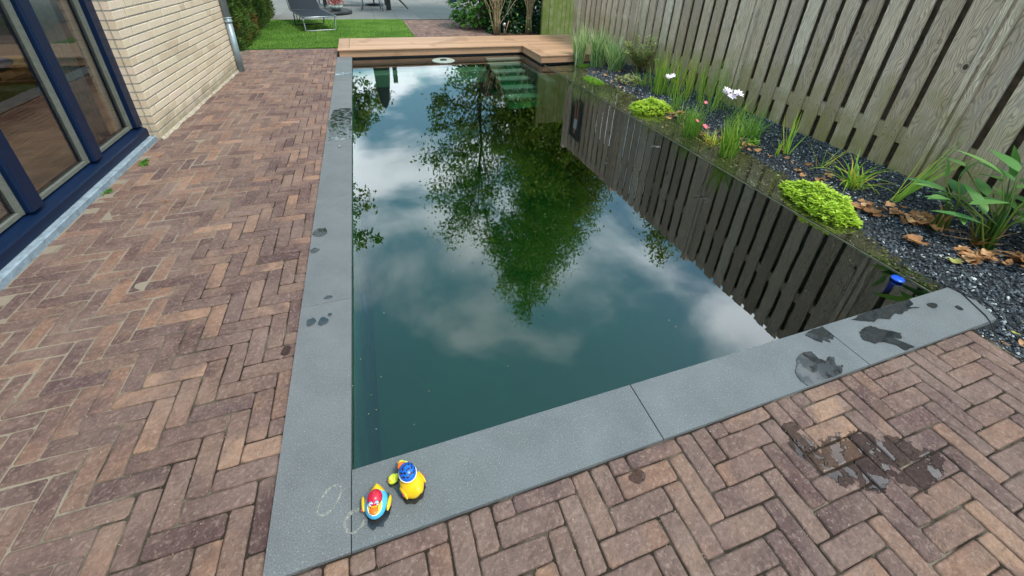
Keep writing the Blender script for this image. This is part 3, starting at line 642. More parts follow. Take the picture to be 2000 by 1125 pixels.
# ------------------------------------------------------------------ house
hs = thing('house', 'pale yellow brick house with dark blue full height window on the left', 'house', (-1.62, 3.46, 0))
HM = Matrix.Translation((-1.62, 3.46, 0)); skew = Matrix.Rotation(R(-1.9), 4, 'Z')
def hch(nm, mb, mat, parent=None, rot=False):
    o = mb.build(nm, mat, parent or hs)
    if parent is None: o.location = (1.62, -3.46, 0)
    return o
wl = MB(); CH = .072; BL = .305; WH = 2.9; WLn = 2.72
def wbrick(x0, x1, y0, y1, z0, z1):
    r = random.random()*.999; e = .003; o_ = U(-.0015, .0015)
    vs = [(x0, y0, z0), (x1-e, y0+e*0, z0), (x1-e, y1, z0), (x0, y1, z0), (x0, y0, z1), (x1-e, y0, z1), (x1-e, y1, z1), (x0, y1, z1), (x1+o_, y0+e, z0+e), (x1+o_, y1-e, z0+e), (x1+o_, y1-e, z1-e), (x1+o_, y0+e, z1-e)]
    fs = [(0, 1, 5, 4), (8, 9, 10, 11), (1, 2, 9, 8), (2, 6, 10, 9), (6, 5, 11, 10), (5, 1, 8, 11), (2, 3, 7, 6), (4, 5, 6, 7), (0, 3, 2, 1)]
    wl.add([tuple(skew @ Vector(v)) for v in vs], fs, r)
z = .0; row = 0
while z < WH:
    y = 0; first = True
    while y < WLn:
        ln = (.105 if row % 2 else .21) if first else (BL if random.random() < .62 else .15); first = False
        if WLn-y-ln < .06: ln = WLn-y
        ln = min(ln, WLn-y)
        wbrick(-.100, 0, y+.005, y+ln-.005, z+.006, z+CH-.006); y += ln
    z += CH; row += 1
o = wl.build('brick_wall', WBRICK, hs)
b = MB(); vs = [(-.25, .006, -.1), (-.004, .006, -.1), (-.004, WLn-.006, -.1), (-.25, WLn-.006, -.1), (-.25, .006, WH), (-.004, .006, WH), (-.004, WLn-.006, WH), (-.25, WLn-.006, WH)]
b.add([tuple(skew @ Vector(v)) for v in vs], [(3, 2, 1, 0), (4, 5, 6, 7), (0, 1, 5, 4), (1, 2, 6, 5), (2, 3, 7, 6), (3, 0, 4, 7)]); b.build('mortar_bed', MORTAR, hs)
# mortar splash at the wall foot
b = MB(); n = 60
for i in range(n+1):
    y = i*WLn/n; w_ = .016+.03*abs(noise.noise(Vector((y*5, 0, 0)))); vs = [(0, y, .012), (w_, y, -.012)]; b.v += [tuple(skew @ Vector(v)) for v in vs]
for i in range(n): b.face((2*i, 2*i+1, 2*i+3, 2*i+2), 0, 0, True)
b.build('mortar_foot', flat('sandy_mortar', (.40, .34, .26), .95, .1, 0, .4, 30), hs)
# masonry body: rest of the house (plain, mostly out of the picture)
b = MB(); b.box(-1.92, -1.875, 3.48, 6.1, -.1, 2.9); b.box(-5.2, -1.93, 6.05, 6.1, -.1, 2.9); b.box(-5.2, -1.93, 3.465, 6.04, 2.35, 2.9); b.box(-5.2, -1.66, -4.5, 3.46, 2.35, 2.9); b.box(-5.2, -1.70, -4.5, -2.6, -.1, 2.35); hch('masonry', b, WBRICK)
b = MB(); b.box(-5.5, -1.3, -4.7, 6.4, 2.902, 3.02); hch('roof', b, flat('roof_edge', (.6, .6, .6), .6))
b = MB(); b.box(-5.2, -1.83, -2.6, 3.47, -.08, -.0); b.box(-5.2, -1.93, 3.47, 6.05, -.08, -.0); hch('room_floor', b, flat('floor_wood', (.50, .29, .16), .35, .5, 0, .3, 4))
b = MB(); b.box(-5.2, -5.15, -2.6, 3.47, 0, .8); b.box(-5.15, -1.93, 6.0, 6.04, .0, 2.35); hch('room_wall', b, flat('room_paint', (.10, .08, .065), .8))  # far wall kept low, an added opening that lets sky light the room
# blue frame
FXp = -1.72
fr = MB(); fr.box(FXp-.10, FXp, 3.37, 3.525, .145, 2.35, bev=.006); fr.box(FXp-.10, FXp, -2.6, 3.37, 2.24, 2.35)
hch('window_jamb', fr, BLUE)
for yb in (2.80, 2.08, 1.36, .64, -.08, -.8, -1.52):
    b = MB(); b.prism([(FXp-.11, yb-.135), (FXp-.012, yb-.135), (FXp, yb-.123), (FXp, yb-.03), (FXp-.03, yb), (FXp-.11, yb)], .15, 2.24); hch('mullion', b, BLUE)
b = MB(); b.add([(FXp-.11, -2.6, .04), (FXp+.022, -2.6, .04), (FXp+.022, -2.6, .10), (FXp+.015, -2.6, .11), (FXp-.11, -2.6, .165), (FXp-.11, 3.525, .04), (FXp+.022, 3.525, .04), (FXp+.022, 3.525, .10), (FXp+.015, 3.525, .11), (FXp-.11, 3.525, .165)],
      [(0, 1, 2, 3, 4), (9, 8, 7, 6, 5), (0, 5, 6, 1), (1, 6, 7, 2), (2, 7, 8, 3), (3, 8, 9, 4), (4, 9, 5, 0)]); hch('bottom_rail', b, BLUE)
b = MB(); b.box(-1.9, -1.655, -2.6, 3.55, -.04, .036, bev=.006); hch('stone_sill', b, STONE)
edges = [3.37, 2.80, 2.08, 1.36, .64, -.08, -.8]
for i in range(6):
    y1 = edges[i]-(.0 if i == 0 else .135); y0 = edges[i+1]; gx = FXp-.055
    w0 = MB(); t_ = .024
    w0.box(gx-.012, gx+.02, y0, y0+t_*.7, .15, 2.24); w0.box(gx-.012, gx+.02, y1-t_*1.15, y1, .15, 2.24); w0.box(gx-.012, gx+.02, y0+t_*.7, y1-t_*1.4, .15, .15+t_)
    w0.box(gx-.02, gx+.026, y1-t_*.7, y1-t_*.55, .15, 2.24, r=.9)
    o = hch('window', w0, ALU); p_ = MB(); p_.add([(gx, y0+.02, .17), (gx, y1-.03, .17), (gx, y1-.03, 2.24), (gx, y0+.02, 2.24)], [(0, 1, 2, 3)]); p_.build('pane', GLASS, o)
# thin cable clipped on the reveal
b = MB(); b.tube([(-1.672, 3.455, 1.9), (-1.67, 3.454, 1.0), (-1.668, 3.454, .35), (-1.665, 3.45, .06), (-1.66, 3.44, .0)], .0022, 5); hch('cable', b, flat('cable_grey', (.3, .27, .22), .6))
# things in the room
cbn = thing('low_bench', 'low wooden bench behind the window with round holes in its lighter top rail', 'bench', (-3.4, 4.6, 0))
OAK = flat('oak', (.52, .33, .12), .5, .4, 0, .3, 9); OAKD = flat('oak_dark', (.30, .18, .075), .5, .4, 0, .3, 9)
b = MB(); b.box(-.75, 0, -1.5, 1.35, .225, .31, bev=.01); b.build('top_rail', OAK, cbn); b = MB(); b.box(-.73, -.03, -1.45, 1.3, .0, .224); b.build('carcass', OAKD, cbn)
for yy in (-.3, .30, .85): b = MB(); b.lathe([(0, .002), (.022, .002), (.024, 0)], seg=16, M=Matrix.Translation((.001, yy, .27)) @ Matrix.Rotation(R(90), 4, 'Y')); b.build('finger_hole', BLACK, cbn)
cs = MB(); cs.ell((0, 0, 0), (.2, .26, .06), M=None, fn=lambda v: Vector((abs(v.x)**.6*math.copysign(1, v.x), abs(v.y)**.6*math.copysign(1, v.y), v.z)))
tag(cs.build('cushion', flat('blue_cloth', (.16, .32, .70), .8), loc=(-3.62, 5.1, .37)), 'light blue cushion lying on the low wooden bench inside', 'cushion')
cu = MB(); n = 40
for i in range(n+1):
    y = 2.93+.40*i/n; x = -1.90+.012*math.sin(i*1.4); cu.v += [(x, y, .02), (x, y, 2.3)]
for i in range(n): cu.face((2*i, 2*i+2, 2*i+3, 2*i+1), 0, 0, True)
o = cu.build('curtain', flat('sheer_cloth', (.75, .76, .68), .9)); sm_ = o.modifiers.new('thickness', 'SOLIDIFY'); sm_.thickness = .003
tag(o, 'pale curtain hanging behind the window pane nearest the brick wall', 'curtain')
# downpipe
dp = thing('downpipe', 'grey zinc rain pipe with a double ring clamp at the end of the brick wall', 'pipe', (-1.49, 6.10, 0))
b = MB(); b.tube([(0, 0, -.02), (0, 0, .64)], .041, 20); b.tube([(0, 0, .64), (0, 0, .655), (0, 0, .66), (0, 0, .70)], [.043, .046, .046, .046], 20); b.tube([(0, 0, .7), (0, 0, 2.95)], .043, 20); b.build('pipe', ZINC, dp)
for z in (.655, .70, 2.2): b = MB(); b.tube([(0, 0, z), (0, 0, z+.006), (0, 0, z+.014), (0, 0, z+.02)], [.046, .052, .052, .046], 20); b.tube([(-.04, 0, z+.01), (-.12, 0, z+.01)], .006, 6); b.build('clamp', ZINC, dp)

# ------------------------------------------------------------------ garden furniture at the back
D1 = Vector((-.30, .954, 0)); W1 = Vector((.954, .30, 0)); F0 = Vector((-.93, 9.48, 0))
lg = thing('sun_lounger', 'black folding sun lounger with a steel tube frame on the lawn', 'sun lounger', (-.9, 10.2, 0)); LO = Vector((-.9, 10.2, 0))
PT = lambda a, c, z: tuple(F0+D1*a+W1*c+Vector((0, 0, z))-LO)
LW = .70; b = MB()
b.add([PT(.03, .03, .305), PT(.03, LW-.03, .305), PT(1.30, LW-.03, .325), PT(1.30, .03, .325), PT(.03, .03, .300), PT(.03, LW-.03, .300), PT(1.30, LW-.03, .320), PT(1.30, .03, .320)], [(0, 1, 2, 3), (7, 6, 5, 4), (0, 4, 5, 1), (1, 5, 6, 2), (2, 6, 7, 3), (3, 7, 4, 0)]); b.build('seat', MESHF, lg)
b = MB(); b.add([PT(1.32, .03, .33), PT(1.32, LW-.03, .33), PT(1.75, LW-.03, .85), PT(1.75, .03, .85), PT(1.325, .03, .325), PT(1.325, LW-.03, .325), PT(1.755, LW-.03, .845), PT(1.755, .03, .845)], [(0, 1, 2, 3), (7, 6, 5, 4), (0, 4, 5, 1), (1, 5, 6, 2), (2, 6, 7, 3), (3, 7, 4, 0)]); b.build('backrest', MESHF, lg)
b = MB(); b.tube([PT(1.31, .01, .32), PT(.02, .01, .30), PT(.0, .03, .30), PT(.0, LW-.03, .30), PT(.02, LW-.01, .30), PT(1.31, LW-.01, .32)], .013, 8); b.tube([PT(1.31, .01, .32), PT(1.76, .01, .86), PT(1.76, LW-.01, .86), PT(1.31, LW-.01, .32)], .013, 8); b.build('frame', STEEL, lg)
for a, s_ in ((.12, -.02), (1.0, .12)):
    b = MB(); b.tube([PT(a, .02, .29), PT(a+s_, .03, .03), PT(a+s_, .05, .013), PT(a+s_, LW-.05, .013), PT(a+s_, LW-.03, .03), PT(a, LW-.02, .29)], .012, 8); b.build('leg_loop', STEEL if a < .5 else BLACK, lg)
b = MB(); b.tube([PT(.35, .02, .29), PT(.55, .02, .16), PT(.62, .02, .13), PT(.7, .02, .17), PT(.75, .02, .29)], .008, 6); b.build('support_bow', BLACK, lg)

pr = thing('closed_parasol', 'closed dark parasol on its round black base behind the lounger', 'parasol', (-.62, 12.95, 0))
b = MB(); b.lathe([(0, .09), (.60, .09), (.64, .07), (.64, .0), (0, 0)], seg=36); b.build('base', BLACK, pr)
pr2 = thing('patio_umbrella', 'folded dark umbrella standing on the patio, mirrored in the water', 'umbrella', (.72, 15.2, 0))
pr['label'] = 'round black parasol base plate behind the lounger'; pr['category'] = 'parasol base'; pr.name = 'parasol_base'
b = MB(); b.tube([(0, 0, 0), (0, 0, 3.6)], .025, 10); b.build('pole', STEEL, pr2)
b = MB(); b.lathe([(.05, 3.55), (.16, 3.3), (.26, 2.5), (.30, 1.9), (.22, 1.5), (.05, 1.45)], seg=14); b.build('canopy', flat('dark_canvas', (.02, .035, .035), .9), pr2)
b = MB(); b.lathe([(0, .07), (.3, .06), (.32, 0)], seg=24); b.build('base', BLACK, pr2)
pb_ = thing('plant_bowl', 'pale glazed bowl with a red leaved maple on the black base plate', 'plant pot', (-.40, 12.85, .09))
b = MB(); b.lathe([(.0, .0), (.10, .0), (.17, .07), (.19, .13), (.175, .13), (.15, .08), (0, .10)], seg=28); b.build('bowl', flat('celadon', (.34, .40, .36), .3), pb_)
b = MB()
for _ in range(420): t = U(0, 6.28); q = U(0, 1)**.5; b.quadleaf((.22*q*math.cos(t), .22*q*math.sin(t), .16+U(0, .35)), .06)
b.build('foliage', M_RED, pb_)
b = MB(); b.tube([(0, 0, .08), (.02, 0, .2), (-.02, .02, .35)], [.012, .009, .004], 6); b.build('stem', M_BARK, pb_)
b = MB(); b.leaf((-.04, -.1, .115), (.9, -.3, .15), (0, 0, 1), .14, .10); b.build('paper_tag', flat('white_tag', (.6, .66, .66), .6), pb_)
ch = thing('garden_chair', 'grey framed garden chair standing at the patio edge', 'chair', (.6, 13.7, 0))
for sx_, sy_ in ((-.31, -.27), (.31, -.27), (-.27, .3), (.27, .3)): b = MB(); b.tube([(sx_, sy_, 0), (sx_*.86, sy_*.8, .42)], .017, 8); b.build('leg', GREYM, ch)
b = MB(); b.box(-.29, .29, -.25, .26, .42, .45, bev=.008); b.build('seat', MESHF, ch)
b = MB(); b.box(-.28, .28, .27, .29, .5, .95, bev=.006); b.build('backrest', MESHF, ch)
for s_ in (-1, 1): b = MB(); b.tube([(s_*.28, -.2, .43), (s_*.30, -.22, .63), (s_*.30, .25, .65)], .014, 8); b.build('armrest', GREYM, ch)
tb_ = thing('garden_table', 'dark garden table on the patio behind the grey chair', 'table', (.2, 14.9, 0))
b = MB(); b.box(-1.1, 1.0, -.45, .45, .70, .74, bev=.006); b.build('tabletop', BLACK, tb_)
for sx_ in (-1.0, .9):
    for sy_ in (-.38, .38): b = MB(); b.box(sx_-.03, sx_+.03, sy_-.03, sy_+.03, 0, .7); b.build('leg', BLACK, tb_)
po = thing('pergola_post', 'thick black post with a slanting brace at the patio', 'post', (1.10, 13.75, 0))
b = MB(); b.box(-.07, .07, -.07, .07, 0, 2.2, bev=.006); b.build('post', BLACK, po)
b = MB(); b.tube([(.08, 0, .55), (.62, .25, .01)], .017, 6); b.tube([(.08, 0, .6), (.56, .25, .09)], .012, 6); b.build('brace', BLACK, po)
c2 = thing('dark_chair', 'dark garden chair partly hidden behind the lounger', 'chair', (-.75, 15.1, 0))
for sx_, sy_ in ((-.25, -.25), (.25, -.25), (-.25, .25), (.25, .25)): b = MB(); b.tube([(sx_, sy_, 0), (sx_*.9, sy_*.9, .43)], .016, 8); b.build('leg', GREYM if sx_ < 0 else BLACK, c2)
b = MB(); b.box(-.25, .25, -.24, .24, .43, .46, bev=.008); b.build('seat', MESHF, c2); b = MB(); b.box(-.24, .24, .22, .24, .5, .92, bev=.006); b.build('backrest', MESHF, c2)
bt = thing('blue_pot', 'dark blue glazed pot at the patio edge beside the hydrangea', 'plant pot', (3.72, 16.6, 0))
b = MB(); b.lathe([(0, 0), (.15, 0), (.22, .25), (.2, .36), (.18, .36), (.17, .3), (0, .3)], seg=24); b.build('pot', tub('cobalt', (.012, .03, .2)), bt)
b = MB()
for _ in range(60): b.blade((U(-.1, .1), U(-.1, .1), .3), U(0, 6.3), U(.1, .6), U(.2, .4), .012)
b.build('foliage', M_REED, bt)

# ------------------------------------------------------------------ hedge, shrubs, trees at the back
hd = thing('conifer_hedge', 'dense dark conifer hedge with some brown dead patches by the lawn', 'hedge', (-2.5, 9.8, 0))
b = MB(); pos = lambda: (0, 0, 0)
for _ in range(30000):
    y = U(7.55, 12.6); zf = U(0, 1); z = 2.0*zf
    side = random.random()
    base = -1.72-.05*(y-7.6)+.12*noise.noise(Vector((y*1.6, z*2.2, 0)))+.07*noise.noise(Vector((y*5, z*6, 2)))-.10*zf+(.12 if z < .2 else 0)*0
    if side < .72: x = base-abs(random.gauss(0, .05))
    elif side < .86: y = 7.55+.1*noise.noise(Vector((z*3, 0, 5)))+abs(random.gauss(0, .05)); x = base-U(0, 1.2)
    else: x = base-U(0, 1.2); z = 2.0+.08*noise.noise(Vector((x*3, y*3, 0)))-abs(random.gauss(0, .04))
    v = .5+.6*noise.noise(Vector((x*5, y*5, z*5)))+U(-.25, .25)
    d = Vector((U(.2, 1), U(-.8, .8), U(-.2, 1.0))); b.leaf((x+2.5, y-9.8, z), d, (U(-1, 1), U(-1, 1), 1), U(.04, .08), U(.016, .03), min(1, max(0, v)))
b.build('foliage', M_HEDGE, hd)
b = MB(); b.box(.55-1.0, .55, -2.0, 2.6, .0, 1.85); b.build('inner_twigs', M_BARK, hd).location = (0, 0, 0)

def tree(name, label, cat, base, height, blobs, leaf, nleaf, size, trunk_r, mat, limbs=18, asp=.6, group=None):
    t = thing(name, label, cat, base, 0, group); B = Vector(base)
    tr = MB(); top = Vector((U(-.2, .2), U(-.2, .2), height*.93)); path = [Vector((0, 0, -.1))]
    for i in range(1, 9): path.append(top*(i/8)+Vector((U(-.08, .08), U(-.08, .08), 0)))
    tr.tube(path, [trunk_r*(1-.93*i/8) for i in range(9)], 8)
    tot = sum(a*b_*c for _, _, _, a, b_, c in blobs); cr = MB()
    for _ in range(limbs):
        bl = random.choice(blobs); e = Vector(bl[:3])+Vector((U(-.7, .7)*bl[3], U(-.7, .7)*bl[4], U(-.6, .8)*bl[5])); k = max(.1, min(.85, (e.z/height)*.75)); s0 = top*k
        mid = s0.lerp(e, .55)+Vector((0, 0, .12*(e-s0).length)); tr.tube([s0, mid, e], [trunk_r*(1-k)*.45, trunk_r*.16, .008], 5)
        for _ in range(3):
            e2 = e+Vector((U(-.5, .5), U(-.5, .5), U(-.2, .5)))*bl[3]*.8; tr.tube([mid.lerp(e, U(.3, 1)), e2], [.012, .004], 4)
    tr.build('trunk', M_BARK, t)
    for bl in blobs:
        n = int(nleaf*bl[3]*bl[4]*bl[5]/tot); k = 0; ncl = max(4, n//45); cl_ = []
        for _ in range(ncl):
            v = Vector((random.gauss(0, 1), random.gauss(0, 1), random.gauss(0, 1))).normalized()*(U(0, 1)**.38); cl_.append((Vector((bl[0]+v.x*bl[3], bl[1]+v.y*bl[4], bl[2]+v.z*bl[5])), U(.5, 1.2)))
        for _ in range(n):
            c, s_ = random.choice(cl_); p = c+Vector((random.gauss(0, 1), random.gauss(0, 1), random.gauss(0, .8)))*leaf*s_
            cr.quadleaf(p, size*U(.7, 1.3), min(1, max(0, .5+.7*noise.noise(c*1.3)+U(-.2, .2))), asp)
    cr.build('crown', mat, t); return t
# tall dense tree: irregular cone
bl = [(.3, 0, 2.0, 1.8, 1.3, 1.2), (.2, 0, 3.2, 1.8, 1.4, 1.2), (.8, .2, 4.3, 1.9, 1.5, 1.2), (1.0, 0, 5.3, 1.9, 1.4, 1.2), (.8, 0, 6.4, 1.8, 1.3, 1.1), (.2, 0, 7.5, 1.8, 1.2, 1.0), (.1, 0, 8.4, 1.5, 1.0, .9), (-.05, 0, 9.3, 1.2, .8, .8), (0.05, 0, 10.4, .65, .5, .6), (0, 0, 11.1, .35, .3, .5)]
tree('tall_tree', 'tall dense green tree behind the deck, mirrored in the middle of the pond', 'tree', (5.15, 10.7, 0), 11.6, bl, .21, 95000, .09, .16, M_TREE, 30)
bl = [(.2, 0, 1.5, 1.1, .8, .8), (-.9, 0, 2.6, .8, .8, .7), (.1, 0, 3.2, .9, .8, .9), (-.9, 0, 4.0, .9, .8, .7), (.2, 0, 4.9, .9, .8, .8), (-1.0, 0, 5.3, .9, .7, .6), (-.2, 0, 6.3, .9, .7, .7), (-1.1, 0, 6.8, .6, .5, .4), (.4, 0, 7.5, .7, .6, .7)]
tree('loose_tree', 'slender loose leaved tree left of the tall tree, mirrored in the pond', 'tree', (3.42, 11.1, 0), 7.9, bl, .19, 12500, .095, .07, M_TREE2, 44)
bl = [(-.3, 0, 3.0, .8, .8, .6), (.0, .3, 3.9, .8, .8, .5), (.15, -.2, 4.9, .6, .6, .45), (-.7, 0, 4.6, .7, .7, .6)]
tree('small_tree', 'small leafy tree overhanging the hedge, mirrored along the left pond edge', 'tree', (-1.15, 8.3, 0), 5.4, bl, .14, 3200, .10, .06, M_TREE2, 22).location = (-2.15, 8.6, 0)
for o in list(S.objects):
    if o.name == 'small_tree':
        for c in o.children: c.location = (1.35, 0, 0) if c.name.startswith('crown') else (0, 0, 0)
tree('birch_tree', 'round leafy tree far beyond the fence, mirrored near the right rim', 'tree', (9.6, 8.6, 0), 7.6, [(0, 0, 5.9, 1.1, 1.1, 1.1), (.4, 0, 4.6, 1.6, 1.4, 1.0), (-.2, 0, 7.0, .6, .6, .6)], .18, 7000, .12, .12, M_TREE, 16)
tree('garden_tree', 'broad tree in the far left background, mirrored beside the umbrella', 'tree', (-1.6, 17.5, 0), 6.2, [(0, 0, 4.4, 1.9, 1.5, 1.1), (1.3, 0, 3.9, 1.2, 1.2, .9), (-1.2, 0, 3.6, 1.5, 1.2, .9)], .2, 8000, .14, .12, M_TREE2, 18)
nb = thing('neighbour_house', 'low white rendered building at the far end of the garden', 'house', (0, 27, 0))
b = MB(); b.box(-11, 8, 0, 6, -.1, 4.0); b.build('wall', flat('white_render', (.62, .62, .6), .8), nb)
b = MB(); b.box(-11.3, 8.3, -.3, 6.3, 4.002, 4.25); b.build('roof', flat('dark_roof', (.05, .045, .045), .8), nb)
for x in (-7, -3.5, 0, 3.5):
    b = MB(); b.box(x, x+1.5, -.03, -.001, 1.0, 2.4); o = b.build('window', BLACK, nb)

hy = thing('hydrangea_bush', 'large leaved green hydrangea bush left of the bare stemmed shrub', 'bush', (3.0, 10.0, 0))
b = MB()
for _ in range(900):
    t = U(0, 6.28); q = U(.2, 1)**.5; z = U(.08, 1.1); rr = .62*q*(1-.25*abs(z-.55)); c = (rr*math.cos(t)*1.05, rr*math.sin(t), z)
    d = Vector((math.cos(t), math.sin(t)-.3, U(-.5, .35))); b.leaf(c, d, (U(-.3, .3), U(-.5, .1), 1), U(.10, .17), U(.08, .13), .15+.7*random.random()*(q), fold=.15, curl=.25)
b.build('foliage', M_HYD, hy)
b = MB()
for _ in range(22): a = U(0, 6.28); b.tube([(U(-.1, .1), U(-.1, .1), 0), (.25*math.cos(a), .25*math.sin(a), .5), (.45*math.cos(a), .45*math.sin(a), 1.0)], [.01, .007, .004], 5)
b.build('stems', M_TWIG, hy)
def stemshrub(label, x, y, n, spread):
    s_ = thing('bare_shrub', label, 'shrub', (x, y, 0), 0, 'bare stemmed shrubs behind the deck'); b = MB()
    for _ in range(n):
        a = U(0, 6.28); r0 = U(0, .09); k = U(.15, spread); p0 = Vector((r0*math.cos(a), r0*math.sin(a), -.02)); p3 = Vector((k*math.cos(a), k*.6*math.sin(a), U(.9, 1.5)))
        pts = [p0.lerp(p3, q)+Vector((U(-.03, .03), U(-.03, .03), 0))*(q > 0)+Vector((-math.cos(a), -math.sin(a)*.6, 0))*.12*math.sin(q*3.1) for q in (0, .25, .5, .75, 1)]
        b.tube(pts, [.011, .010, .008, .007, .004], 6)
        if random.random() < .7: q = pts[2]; b.tube([q, q+Vector((U(-.2, .2), U(-.15, .15), U(.2, .4)))], [.006, .003], 5)
    b.build('stems', M_TWIG, s_); b = MB()
    for _ in range(40): b.leaf((U(-.4, .4), U(-.3, .2), U(.1, 1.2)), (U(-1, 1), U(-1, .2), U(-.5, .5)), (0, 0, 1), U(.05, .1), U(.04, .07))
    b.build('foliage', M_HYD, s_)
stemshrub('bare tan stemmed shrub fanning wide beside the hydrangea', 3.22, 8.95, 24, .62)
stemshrub('narrower bare stemmed shrub nearest the green fence', 4.02, 9.0, 17, .42)
iv = thing('ivy', 'dark glossy ivy mass behind the bare stemmed shrubs', 'ivy', (3.9, 9.6, 0)); b = MB()
for _ in range(5200):
    x = U(-.85, .62); z = U(0, 1.9)**1.1*.7; y = -.45+.3*noise.noise(Vector((x*3, z*3, 0)))+U(-.05, .25)
    if x > .15 and z < .5: y -= .12
    b.leaf((x, y, z), (U(-.6, .6), U(-1, 0), U(-1, .3)), (U(-.2, .2), -1, .5), U(.05, .085), U(.05, .08), random.random(), fold=.1)
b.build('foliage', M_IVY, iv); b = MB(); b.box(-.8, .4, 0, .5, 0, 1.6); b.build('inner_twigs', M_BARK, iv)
sb_ = MB(); sb_.box(2.55, 4.75, 7.96, 12, -.1, -.02); tag(sb_.build('soil_bed', SOIL), kind='structure')
sl = thing('garden_spotlight', 'small silver garden spotlight on a spike behind the deck', 'lamp', (3.22, 8.45, 0))
b = MB(); b.tube([(0, 0, -.02), (.01, 0, .22)], .006, 6); b.build('spike', STEEL, sl); b = MB(); b.lathe([(0, .0), (.03, .0), (.033, .03), (.03, .08), (.0, .085)], (.01, 0, .22), seg=16); b.build('lamp_head', STEEL, sl)
b = MB(); b.tube([(0, -.02, 0), (.06, 0, .18), (.12, .03, .34)], .006, 6); b.build('marker_rod', flat('copper', (.45, .18, .1), .4), sl)

# ------------------------------------------------------------------ pond plants
def P(x, y): return (x, y, gz(x, y))
def clump(name, label, cat, x, y, n, rad, ln, wd, mat, lean=(.02, .35), bend=(.1, .7), rr=(0, .8), group=None, az=None, extra=None):
    t = thing(name, label, cat, P(x, y), 0, group); b = MB()
    for _ in range(n):
        a = U(0, 6.28) if az is None else random.gauss(az[0], az[1]); q = rad*U(0, 1)**.5; t0 = U(0, 6.28)
        b.blade((q*math.cos(t0), q*math.sin(t0), -.01), a, U(*lean), U(*ln), U(.7, 1.2)*wd, U(*bend), r=U(*rr))
    b.build('blades', mat, t); return t
def flower(t, base, top, mat, size=.035, n=6, heads=1):
    b = MB(); m_ = Vector(base).lerp(Vector(top), .5)+Vector((U(-.02, .02), U(-.02, .02), .02)); b.tube([base, tuple(m_), top], .0022, 5); b.build('flower_stalk', M_STALK, t)
    for h in range(heads):
        c = Vector(top)+Vector((U(-.04, .04), U(-.03, .03), U(-.035, .02)))*(h > 0); ax = Vector((U(-.5, .3), U(-.8, -.2), 1)).normalized(); o1 = ax.orthogonal().normalized(); o2 = ax.cross(o1); b = MB()
        for k in range(n): a = 6.283*k/n; d = o1*math.cos(a)+o2*math.sin(a)+ax*.45; b.leaf(c, d, ax, size, size*.5, 0, fold=.1, curl=.1)
        b.build('flower', mat, t)
SG = 'variegated sedges beside the deck'
clump('sedge', 'upright cream striped sedge nearest the deck corner', 'water plant', 3.76, 5.78, 110, .07, (.45, .80), .018, M_SEDGE, (.0, .28), (.05, .4), (.2, 1), SG)
clump('sedge', 'tall dense green and cream sedge, middle of the three by the deck', 'water plant', 3.97, 5.50, 200, .12, (.36, .74), .015, M_SEDGE, (.0, .35), (.1, .8), (0, .95), SG)
clump('sedge', 'broad arching sedge, right of the three and touching the variegated shrub', 'water plant', 4.08, 5.12, 200, .11, (.32, .64), .015, M_SEDGE, (.05, .5), (.1, .9), (0, .95), SG)
vs_ = thing('variegated_shrub', 'small shrub with cream edged leaves against the fence', 'shrub', P(4.38, 4.85)); b = MB(); st_ = MB()
for k in range(34):
    a = U(0, 6.28); ln = U(.22, .56); tip = Vector((math.cos(a)*U(.05, .32)-.06, math.sin(a)*U(.05, .42), ln)); 
    if k < 9: tip = Vector((U(-.32, .1), U(-.4, .3), U(.42, .62)))
    tip.x = min(tip.x, .15); st_.tube([(0, 0, 0), tuple(tip*.5+Vector((0, 0, .04))), tuple(tip)], [.004, .003, .0015], 5)
    for q in range(32):
        f = .2+.8*q/31; p = tip*f+Vector((0, 0, .04*math.sin(f*3.1))); t = q*2.4; b.leaf(p, (math.cos(t), math.sin(t), .45), (0, 0, 1), U(.036, .06), .032, min(1, max(0, U(0, .9)+.2*(f > .85))), fold=.2)
b.build('foliage', M_VARI, vs_); st_.build('stems', M_TWIG, vs_)
def mat_clump(name, label, x, y, rx_, ry_, h, n, size, mat, up=.7, rot=0, asp=.55, group=None):
    t = thing(name, label, 'water plant', P(x, y), rot, group); b = MB()
    for _ in range(n):
        a = U(0, 6.28); q = U(0, 1)**.5; ed = 1+.18*noise.noise(Vector((math.cos(a)*2, math.sin(a)*2, x))); X, Y = q*math.cos(a)*rx_*ed, q*math.sin(a)*ry_*ed
        z = h*max(0, 1-q**2.4)*(.75+.5*noise.noise(Vector((X*9, Y*9, 3))))+.012
        for k in range(random.choice((2, 3, 4))):
            aa = U(0, 6.28); b.leaf((X, Y, z-U(0, .02)+.006*k), (math.cos(aa), math.sin(aa), U(-.1, up)), (0, 0, 1), size*U(.7, 1.2), size*asp*U(.8, 1.2), min(1, max(0, .15+.6*random.random()+.3*(z/h if h else 0))), fold=.12, curl=.15)
    b.build('foliage', mat, t); b = MB()
    if n < 300: return t
    for _ in range(n//12):
        a = U(0, 6.28); q = U(0, 1)**.5; X, Y = q*math.cos(a)*rx_, q*math.sin(a)*ry_; b.tube([(X*.7, Y*.7, -.01), (X, Y, h*max(.1, 1-q**2.4))], .0018, 4)
    b.build('stems', M_STALK, t); return t
mat_clump('moss_patch', 'small bright green feathery mat by the deck corner', 3.80, 5.60, .13, .10, .02, 260, .028, M_MOSS, .6, asp=.25, group='feathery green mats')
mat_clump('moss_patch', 'larger feathery green mat floating at the pond rim', 3.47, 4.72, .12, .26, .02, 420, .03, M_MOSS, .6, asp=.25, group='feathery green mats')
mat_clump('succulent', 'low variegated rosettes in front of the cream edged shrub', 3.92, 4.42, .20, .26, .10, 110, .035, M_VARI, .5)
mat_clump('creeping_plant', 'smaller bright lime clump beside the white flower', 3.52, 3.30, .29, .25, .13, 700, .034, M_LIME, .7, group='lime green clumps in the shallow water')
